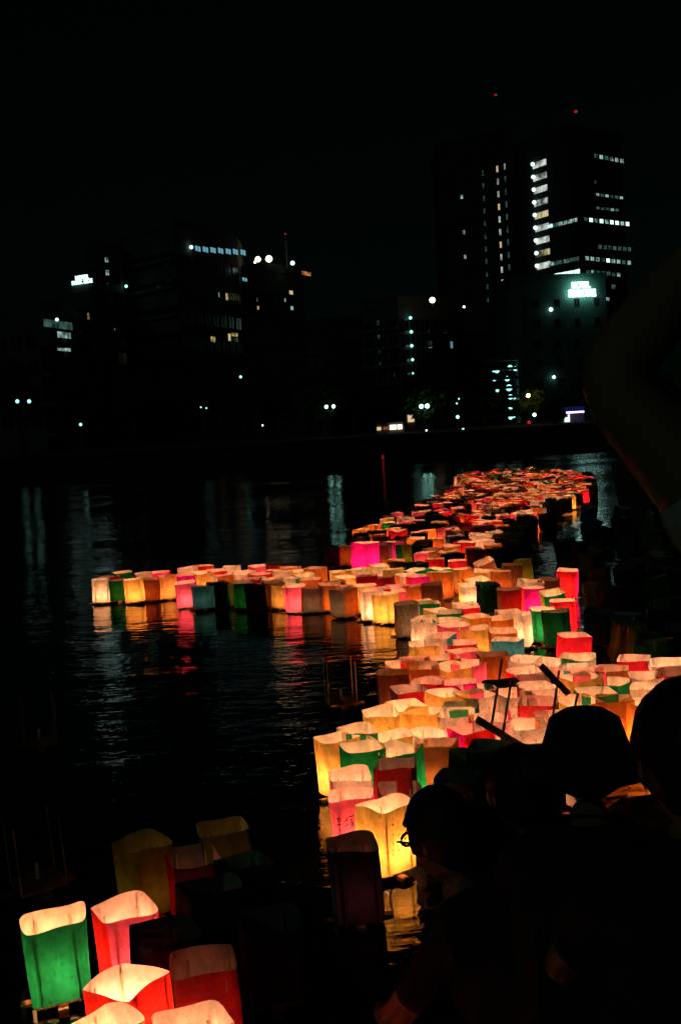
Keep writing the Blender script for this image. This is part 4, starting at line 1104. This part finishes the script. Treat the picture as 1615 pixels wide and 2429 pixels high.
# ------------------------------------------------------------------ the drift that runs away into the distance
def far_mesh(seed, cols):
    """one small lantern for the distance: paper on four sides, wooden float"""
    s_ = Sleeve(seed, 0.9)
    me = s_.mesh(3, 3)
    return me
FAR_ME = [far_mesh(500 + i, None) for i in range(10)]
far_poly = [(835, 1288), (860, 1252), (960, 1205), (1075, 1158), (1090, 1122), (1180, 1112), (1300, 1112), (1400, 1118), (1405, 1160), (1320, 1200), (1250, 1240), (1215, 1300), (1060, 1318), (960, 1300)]
tip_poly = [(440, 1352), (560, 1338), (700, 1336), (800, 1352), (870, 1330), (1000, 1322), (1060, 1345), (1000, 1372), (800, 1376), (600, 1372), (470, 1368)]
def inside(x, y, poly):
    c = False
    for i in range(len(poly)):
        x0, y0 = poly[i]; x1, y1 = poly[i - 1]
        if (y0 > y) != (y1 > y) and x < (x1 - x0) * (y - y0) / (y1 - y0) + x0: c = not c
    return c
def to_px(p):
    q = ROT.transposed() @ (Vector(p) - EYE)
    return (807.5 - q.x / q.z * FPX, 1214.5 + q.y / q.z * FPX)
taken = [(p[0], p[1]) for p in placed]
cand = []
g = 0.215
for iy in range(int(5 / g), int(40 / g)):
    for ix in range(int(-4 / g), int(12 / g)):
        x = ix * g + rnd.uniform(-.055, .055); y = iy * g + rnd.uniform(-.055, .055)
        px, py = to_px((x, y, RIM))
        t = inside(px, py, tip_poly)
        if not (t or inside(px, py, far_poly)): continue
        if any((x - a) ** 2 + (y - b) ** 2 < 0.20 ** 2 for a, b in taken): continue
        if rnd.random() < (0.10 if t else 0.17): continue
        cand.append((x, y, t, px, py)); taken.append((x, y))
KNOWN = {(1178, 1122): 'yellow', (1110, 1143): 'red', (1112, 1172): 'pink', (1142, 1176): 'yellow', (1395, 1132): 'red', (1388, 1150): 'orange', (1250, 1120): 'orange'}
for a in KNOWN:
    p = on_z(*a, RIM); cand.append((p.x, p.y, False, *a))
PAL = ['orange'] * 8 + ['red'] * 5 + ['white'] * 4 + ['yellow'] * 3 + ['pink'] * 2 + ['green'] + ['brown'] * 7 + ['navy'] * 3
cand.sort(key=lambda c: c[1])
N_SINGLE = max(0, 300 - len(placed) - 35)
single, rest = cand[:N_SINGLE], cand[N_SINGLE:]
FARGRP = 'far lanterns of the drift running toward the far bank'
for x, y, t, px, py in single:
    c = rnd.choice(PAL); c2 = c if rnd.random() < .7 else rnd.choice(PAL)
    lit = -1 if c in ('navy', 'brown') or rnd.random() < .22 else rnd.choice((0, 0, 1, 1, 2))
    if not t and not inside(px + (40 if py > 1215 else 20), py, far_poly):          # the bank side has mostly burnt out
        c = rnd.choice(['brown', 'navy', 'olive', 'brown', 'green']); c2 = 'navy'; lit = -1
    o = bpy.data.objects.new('paper_lantern', rnd.choice(FAR_ME)); link(o)
    o.location = (x, y, 0); o.rotation_euler = (rnd.uniform(-.05, .05), rnd.uniform(-.05, .05), rnd.uniform(0, 6.28))
    for i, cc in enumerate((c, c2)):
        o.material_slots[i].link = 'OBJECT'; o.material_slots[i].material = PAPER[cc]
    st = 'glowing' if lit >= 0 else 'unlit'
    if t: tag(o, 'small %s %s lantern packed inside the left tongue of the drift' % (st, WORD[c]), 'lantern', 'lanterns packed inside the tongue of the drift')
    else: tag(o, 'tiny %s %s lantern packed in the far drift receding to the far bank' % (st, WORD[c]), 'lantern', FARGRP)
    if lit >= 0:
        f = bpy.data.objects.new('flame', FLAME_ME[lit]); link(f, o)
# the farthest ones, too many and too small to tell apart
if rest:
    names = sorted(set(PAL) | set(KNOWN.values())); mb = MB()
    fm = [FLAME[0], FLAME[1], FLAME[2]]
    def dupe(me, M, mi_of):
        vs_ = [M @ v.co for v in me.vertices]
        b = len(mb.v)
        mb.v += [tuple(v) for v in vs_]
        for p in me.polygons:
            mb.f.append(tuple(b + i for i in p.vertices)); mb.m.append(mi_of(p.material_index))
    for x, y, t, px, py in rest:
        c = rnd.choice(PAL); c2 = c if rnd.random() < .7 else rnd.choice(PAL)
        lit = -1 if c in ('navy', 'brown') or rnd.random() < .22 else rnd.choice((0, 1, 1, 2))
        if (px, py) in KNOWN: c = c2 = KNOWN[(px, py)]; lit = 1
        elif not inside(px + 14, py, far_poly): c, c2, lit = rnd.choice(['brown', 'navy']), 'navy', -1
        M = Matrix.Translation((x, y, 0)) @ Matrix.Rotation(rnd.uniform(0, 6.28), 4, 'Z') @ Matrix.Rotation(rnd.uniform(-.05, .05), 4, 'X')
        dupe(rnd.choice(FAR_ME), M, lambda k: names.index(c if k == 0 else c2))
        if lit >= 0: dupe(FLAME_ME[lit], M, lambda k: len(names) + lit)
    far = mb.build('distant_lanterns', [PAPER[c] for c in names] + fm)
    tag(far, 'mass of tiny glowing lanterns at the far end of the drift', 'lanterns', kind='stuff')

# ------------------------------------------------------------------ unlit lanterns stranded along the dark bank
dark_pts = []
for i in range(35):
    for tries in range(60):
        px, py = rnd.uniform(1230, 1600), rnd.uniform(1185, 1545)
        if px < 1330 and py > 1260: continue
        if py > 1290 and px < 1400: continue
        p = on_z(px, py, 0.24)
        if all((p.x - a) ** 2 + (p.y - b) ** 2 > 0.24 ** 2 for a, b in taken + dark_pts): break
    else: continue
    dark_pts.append((p.x, p.y))
    c = rnd.choice(['navy', 'olive', 'green', 'purple', 'grey', 'teal', 'brown'])
    make_lantern((p.x, p.y, 0.01), rnd.uniform(0, 6.28), c, rnd.choice([c, 'navy']), None,
                 'unlit %s lantern among those stranded in the dark along the right bank' % WORD[c], 'unlit lanterns stranded along the right bank',
                 tilt=(rnd.gauss(0, .16), rnd.gauss(0, .16)))
#NEXT
# ------------------------------------------------------------------ people
SKIN = surf('skin', (0.42, 0.25, 0.16), 0.55, 30, 0.12)
CLOTH_W = surf('white_cotton', (0.62, 0.68, 0.72), 0.9, 60, 0.15)
CLOTH_D = surf('dark_cotton', (0.03, 0.035, 0.045), 0.95, 60, 0.3)
HAIR = surf('black_hair', (0.008, 0.007, 0.007), 0.55, 120, 0.4)
BLACKP = surf('black_plastic', (0.015, 0.015, 0.015), 0.35, 20, 0.1)
def skinned(name, chains, mat, parent, sub=2):
    """chains: lists of (point, radius); points that coincide are joined; grown into one surface"""
    vs_, rs, es, ix = [], [], [], {}
    for ch in chains:
        prev = None
        for pt_, r_ in ch:
            k = tuple(round(c, 4) for c in pt_)
            if k not in ix:
                ix[k] = len(vs_); vs_.append(pt_); rs.append(r_)
            if prev is not None and prev != ix[k]: es.append((prev, ix[k]))
            prev = ix[k]
    me = bpy.data.meshes.new(name); me.from_pydata([tuple(v) for v in vs_], es, [])
    o = bpy.data.objects.new(name, me); link(o)
    o.modifiers.new('skin', 'SKIN').use_smooth_shade = True
    s_ = o.modifiers.new('sub', 'SUBSURF'); s_.levels = sub; s_.render_levels = sub
    if not me.skin_vertices: 
        bm = bmesh.new(); bm.from_mesh(me); bm.verts.layers.skin.verify(); bm.to_mesh(me); bm.free()
    for i, sv in enumerate(me.skin_vertices[0].data):
        r_ = rs[i]; sv.radius = r_ if isinstance(r_, tuple) else (r_, r_)
        sv.use_root = (i == 0)
    dg = bpy.context.evaluated_depsgraph_get()
    m2 = bpy.data.meshes.new_from_object(o.evaluated_get(dg))
    bpy.data.objects.remove(o)
    m2.materials.clear(); m2.materials.append(mat)
    o = bpy.data.objects.new(name, m2); link(o, parent)
    return o
def V(*a): return Vector(a)
def hand_chain(wrist, dirv, palmn, s=1.0):
    """five finger chains rooted in the palm; dirv along the hand, palmn out of the palm"""
    d = dirv.normalized(); n_ = palmn.normalized(); side = d.cross(n_).normalized()
    palm = wrist + d * .05 * s; kn = wrist + d * .085 * s
    ch = [[(wrist, .024 * s), (palm, .030 * s)]]
    for k, (o, l_) in enumerate(((-.030, .062), (-.010, .074), (.010, .078), (.030, .068))):
        a = kn + side * o * s
        ch.append([(palm, .030 * s), (a, .010 * s), (a + (d * .55 + n_ * .25) * l_ * s, .0088 * s), (a + (d * .75 + n_ * .75) * l_ * s, .0075 * s)])
    t = palm + side * .036 * s
    ch.append([(palm, .030 * s), (t + d * .005 * s, .011 * s), (t + (side * .018 + d * .035 + n_ * .012) * s, .0095 * s), (t + (side * .016 + d * .06 + n_ * .028) * s, .008 * s)])
    return ch
def head_mesh(name, c, fwd, up, s, mat, parent):
    """a head with brow, nose, lips, chin, ears"""
    f = fwd.normalized(); u = up.normalized(); r_ = f.cross(u).normalized()
    nu, nv = 28, 22
    vs_, fs = [], []
    for j in range(nv + 1):
        t = math.pi * j / nv
        zz = math.cos(t)
        for i in range(nu):
            a = 2 * math.pi * i / nu
            x, y = math.sin(t) * math.cos(a), math.sin(t) * math.sin(a)     # x forward
            X_, Y_, Z_ = x * .098, y * .076, zz * .118
            if Z_ < 0:                                   # narrow to the jaw
                k = -Z_ / .118
                Y_ *= 1 - .30 * k; X_ = X_ * (1 - .10 * k) + .016 * k if x > 0 else X_ * (1 - .45 * k)
            if x > 0.5:
                w = max(0, 1 - (abs(Y_) / .022) ** 2)
                nz = math.exp(-((Z_ + .022) / .022) ** 2); X_ += .020 * w * nz           # nose
                X_ += .006 * math.exp(-((Z_ - .022) / .012) ** 2)                         # brow
                X_ -= .007 * math.exp(-((Z_ - .002) / .011) ** 2) * math.exp(-((abs(Y_) - .032) / .016) ** 2)   # eye sockets
                X_ += .005 * math.exp(-((Z_ + .060) / .010) ** 2) * math.exp(-(Y_ / .024) ** 2)                 # lips
                X_ += .006 * math.exp(-((Z_ + .098) / .014) ** 2)                         # chin
            p = c + (f * X_ + r_ * Y_ + u * Z_) * s
            vs_.append(p)
    for j in range(nv):
        for i in range(nu):
            fs.append((j*nu + i, (j+1)*nu + i, (j+1)*nu + (i+1) % nu, j*nu + (i+1) % nu))
    mb_ = MB(); mb_.add(vs_, fs)
    for sgn in (-1, 1):
        q = c + r_ * sgn * .077 * s - f * .008 * s - u * .01 * s
        ring = [q + (u * math.cos(k) * .030 + f * math.sin(k) * .016 - f * .004) * s + r_ * sgn * .006 * s for k in np.linspace(0, 6.28, 9)[:-1]]
        mb_.add([q] + ring + [q + r_ * sgn * .018 * s - f * .01 * s], [(0, 1 + k, 1 + (k + 1) % 8) for k in range(8)] + [(9, 1 + (k + 1) % 8, 1 + k) for k in range(8)])
    return mb_
def hair_cap(c, fwd, up, s, parent, low=-.55, fringe=.35):
    f = fwd.normalized(); u = up.normalized(); r_ = f.cross(u).normalized()
    rr = random.Random(5); mb_ = MB()
    nu, nv = 30, 12
    vs_, fs = [], []
    for j in range(nv + 1):
        for i in range(nu):
            a = 2 * math.pi * i / nu; cx = math.cos(a)
            lim = math.pi / 2 + (-.35 if cx > .45 else .15 + .55 * max(0, -cx))
            t = lim * j / nv
            k = 1.10 + .035 * math.sin(7 * a + j) * (j / nv) + rr.uniform(-.012, .012)
            vs_.append(c + (f * math.sin(t) * cx * .102 * k + r_ * math.sin(t) * math.sin(a) * .082 * k + u * math.cos(t) * .120 * k) * s)
    for j in range(nv):
        for i in range(nu):
            fs.append((j*nu + i, (j+1)*nu + i, (j+1)*nu + (i+1) % nu, j*nu + (i+1) % nu))
    mb_.add(vs_, fs)
    for k in range(160):                                     # loose strands break the outline
        a = rr.uniform(0, 6.28); t = rr.uniform(.15, 1.5)
        if math.cos(a) > .5 and t > 1.1: continue
        d = f * math.sin(t) * math.cos(a) * .102 + r_ * math.sin(t) * math.sin(a) * .082 + u * math.cos(t) * .120
        p0 = c + d * 1.08 * s; p1 = c + (d * rr.uniform(1.10, 1.17) + f * rr.uniform(-.02, .02) - u * .02 + r_ * rr.uniform(-.015, .015)) * s
        mb_.tube([p0, (p0 + p1) / 2 + d * .03, p1], [.002, .0015, .0004], 3, cap=False)
    return mb_.build('hair', HAIR, parent, True)
def join_body(o, extra):
    """weld the head into the body mesh so the figure is one mesh"""
    me = extra.mesh('tmp', True)
    bm = bmesh.new(); bm.from_mesh(o.data); bm.from_mesh(me); bm.to_mesh(o.data); bm.free()
    for p in o.data.polygons: p.use_smooth = True

# --- standing person taking a picture, only the raised arm and sleeve are in the frame
elb = at(1436, 905, 1.32); sho = at(1822, 1345, 1.27); wri = at(1700, 560, 1.36)
def sb(x, y, z): return V(sho.x + x, sho.y + y, z)
B0 = sb(.245, -.04, .05)
pb = empty('person', B0)
tag(pb, 'person at the right edge in a white short sleeved shirt with raised bent arm', 'person', 'people on the near bank')
def rel(p, o): return p - o
neck = sb(.145, -.03, 1.40); chest = sb(.165, -.04, 1.19); pel = sb(.205, -.04, .90); shr = sb(.325, -.06, 1.33)
elr = sb(.345, .12, 1.14); wrr = sb(.165, .25, 1.36)
chains = [[(rel(pel, B0), .13), (rel(sb(.185, -.04, 1.04), B0), .12), (rel(chest, B0), .125), (rel(neck, B0), .055), (rel(sb(.145, -.02, 1.48), B0), .052)],
          [(rel(chest, B0), .125), (rel(sho, B0), .066), (rel(sho.lerp(elb, .5), B0), .056), (rel(elb, B0), .046), (rel(elb.lerp(wri, .4), B0), .046), (rel(wri, B0), .028)],
          [(rel(chest, B0), .125), (rel(shr, B0), .062), (rel(elr, B0), .043), (rel(wrr, B0), .027)],
          [(rel(pel, B0), .13), (rel(sb(.125, -0.040, .86), B0), .095), (rel(sb(.115, -0.020, .50), B0), .062), (rel(sb(.115, -0.050, .13), B0), .042), (rel(sb(.115, 0.020, .085), B0), .040), (rel(sb(.115, 0.120, .080), B0), .032)],
          [(rel(pel, B0), .13), (rel(sb(.305, -0.040, .86), B0), .095), (rel(sb(.315, -0.020, .50), B0), .062), (rel(sb(.315, -0.050, .13), B0), .042), (rel(sb(.315, 0.020, .085), B0), .040), (rel(sb(.315, 0.120, .080), B0), .032)]]
chains += [[(q - B0, r_) for q, r_ in ch] for ch in hand_chain(wri, (wri - elb), V(.7, .5, .2))]
chains += [[(q - B0, r_) for q, r_ in ch] for ch in hand_chain(wrr, (wrr - elr), V(-.3, .6, .2))]
body = skinned('body', chains, SKIN, pb)
join_body(body, head_mesh('head', sb(.145, 0, 1.60) - B0, V(-.1, 1, 0), V(0, 0, 1), 1, SKIN, pb))
hair_cap(sb(.145, 0, 1.60) - B0, V(-.1, 1, 0), V(0, 0, 1), 1.02, pb)
slv = sho.lerp(elb, .52)
shirt = [[(rel(sb(.2, -.04, .88), B0), .150), (rel(sb(.185, -.04, 1.04), B0), .142), (rel(chest, B0), .148), (rel(sb(.15, -.03, 1.35), B0), .075)],
         [(rel(chest, B0), .148), (rel(sho, B0), .078), (rel(slv, B0), .068)],
         [(rel(chest, B0), .148), (rel(shr, B0), .078), (rel(shr.lerp(elr, .5), B0), .066)]]
skinned('shirt', shirt, CLOTH_W, pb)
tr = [[(rel(pel + V(0, 0, .03), B0), .148), (rel(sb(.125, -0.040, .86), B0), .105), (rel(sb(.115, -0.020, .50), B0), .080), (rel(sb(.115, -0.050, .16), B0), .070)],
      [(rel(pel + V(0, 0, .03), B0), .148), (rel(sb(.305, -0.040, .86), B0), .105), (rel(sb(.315, -0.020, .50), B0), .080), (rel(sb(.315, -0.050, .16), B0), .070)]]
skinned('trousers', tr, CLOTH_D, pb)
# the phone in that hand
ph = wri + (wri - elb).normalized() * .11 + V(.03, .03, 0)
mb = MB(); mb.box((-.036, -.004, -.075), (.036, .004, .075)); mb.box((-.033, -.0048, -.068), (.033, -.0042, .068))
o = mb.build('phone', BLACKP); o.location = ph; o.rotation_euler = (R(-8), 0, R(10))
tag(o, 'dark phone held up in the raised hand at the right edge', 'phone')

# --- crouching people, almost black against the lanterns
def croucher(name_label, head_px, Y, fwd, s, foot_z, lean, glasses=False, hs=1.0, hair_long=False):
    hc = at(*head_px, Y)
    f = fwd.normalized(); side = f.cross(V(0, 0, 1)).normalized()
    neckb = hc - f * .06 * s * lean - V(0, 0, .15 * s)
    chest_ = neckb - f * .12 * lean * s - V(0, 0, .16 * s)
    pel_ = chest_ - f * (.16 + .16 * lean) * s - V(0, 0, .16 * s)
    pel_.z = max(pel_.z, foot_z + .16)
    base = V(pel_.x, pel_.y, foot_z)
    root_ = empty('person', base); tag(root_, name_label, 'person', 'people on the near bank')
    c_ = lambda p: p - base
    ch = [[(c_(pel_), .135 * s), (c_(pel_.lerp(chest_, .5)), .125 * s), (c_(chest_), .13 * s), (c_(neckb), .055 * s), (c_(neckb.lerp(hc, .45)), .050 * s)]]
    arms, legs = [], []
    for sg in (-1, 1):
        sh = chest_ + side * sg * .165 * s + V(0, 0, .10 * s) + f * .02
        el = sh + f * .16 * s - V(0, 0, .20 * s) + side * sg * .05
        wr = el + f * .20 * s - V(0, 0, .06 * s) - side * sg * .10
        arms.append((sh, el, wr))
        ch.append([(c_(chest_), .13 * s), (c_(sh), .060 * s), (c_(el), .042 * s), (c_(wr), .026 * s)])
        ch += [[(c_(q), r_ * s) for q, r_ in h_] for h_ in hand_chain(wr, (wr - el), V(0, 0, -1))]
        kn = pel_ + f * .38 * s + side * sg * .13 * s + V(0, 0, .16 * s); kn.z = max(kn.z, foot_z + .30)
        an = pel_ + f * .12 * s + side * sg * .12 * s; an.z = foot_z + .07
        to = an + f * .16 * s; to.z = foot_z + .035
        legs.append((kn, an))
        ch.append([(c_(pel_), .135 * s), (c_(pel_ + side * sg * .09 * s), .10 * s), (c_(kn), .062 * s), (c_(an), .042 * s), (c_(to), .034 * s)])
    b_ = skinned('body', ch, SKIN, root_)
    up = (V(0, 0, 1) + f * .25 * lean).normalized()
    ff = (f - up * f.dot(up)).normalized()
    join_body(b_, head_mesh('head', c_(hc), ff, up, s * hs, SKIN, root_))
    hair_cap(c_(hc), ff, up, s * hs * 1.02, root_)
    sh_ = [[(c_(pel_), .150 * s), (c_(pel_.lerp(chest_, .5)), .145 * s), (c_(chest_), .150 * s), (c_(chest_.lerp(neckb, .85)), .11 * s), (c_(neckb.lerp(hc, .15)), .09 * s)]]
    for sh, el, wr in arms: sh_.append([(c_(chest_), .150 * s), (c_(sh), .078 * s), (c_(sh.lerp(el, .75)), .060 * s)])
    skinned('shirt', sh_, CLOTH_D, root_)
    tr_ = []
    for (kn, an), sg in zip(legs, (-1, 1)):
        tr_.append([(c_(pel_), .145 * s), (c_(pel_ + side * sg * .09 * s), .110 * s), (c_(kn), .078 * s), (c_(kn.lerp(an, .85)), .060 * s)])
    skinned('trousers', tr_, CLOTH_D, root_)
    if glasses:
        r_ = ff.cross(up).normalized()
        mb_ = MB()
        for sg in (-1, 1):
            q = c_(hc) + (ff * .103 + r_ * sg * .033 + up * .004) * s * hs
            mb_.tube([q + (r_ * math.cos(k) * .024 + up * math.sin(k) * .016) * s for k in np.linspace(0, 6.28, 13)], .0042, 5)
            mb_.tube([q + r_ * sg * .026 * s, c_(hc) + (ff * .095 + r_ * sg * .078 + up * .010) * s * hs, c_(hc) + (-ff * .01 + r_ * sg * .083 + up * .006) * s * hs], .0030, 5)
        mb_.tube([c_(hc) + (ff * .108 + r_ * k * .008 + up * .008) * s * hs for k in (-1, 0, 1)], .0026, 5)
        mb_.build('glasses', BLACKP, root_)
    return root_
croucher('crouching person with glasses bending over the lanterns, seen as a black silhouette', (1052, 1985), 2.78, V(-.66, .75, -.10), 1.0, -.10, 1.0, glasses=True)
croucher('dark haired person crouching at the right edge, head round against the lanterns', (1632, 1800), 1.88, V(-.1, 1, 0), 1.0, .03, .45, hs=1.06)
pc = croucher('person in a bucket hat crouching in the middle of the dark crowd', (1390, 1805), 2.62, V(.15, 1, -.1), 1.0, -.05, .7, hs=.95)
hc = at(1390, 1805, 2.62) - pc.location
mb = MB(); mb.lathe([(0, .125), (.055, .124), (.085, .105), (.104, .045), (.112, .03), (.165, -.012), (.163, -.016), (.108, .022), (.0, .02)], 24, c=hc)
mb.build('hat', CLOTH_D, pc, True)
croucher('bare headed person crouching between the hat wearer and the one with glasses', (1235, 1880), 2.95, V(-.3, 1, -.1), 1.0, -.08, .8)
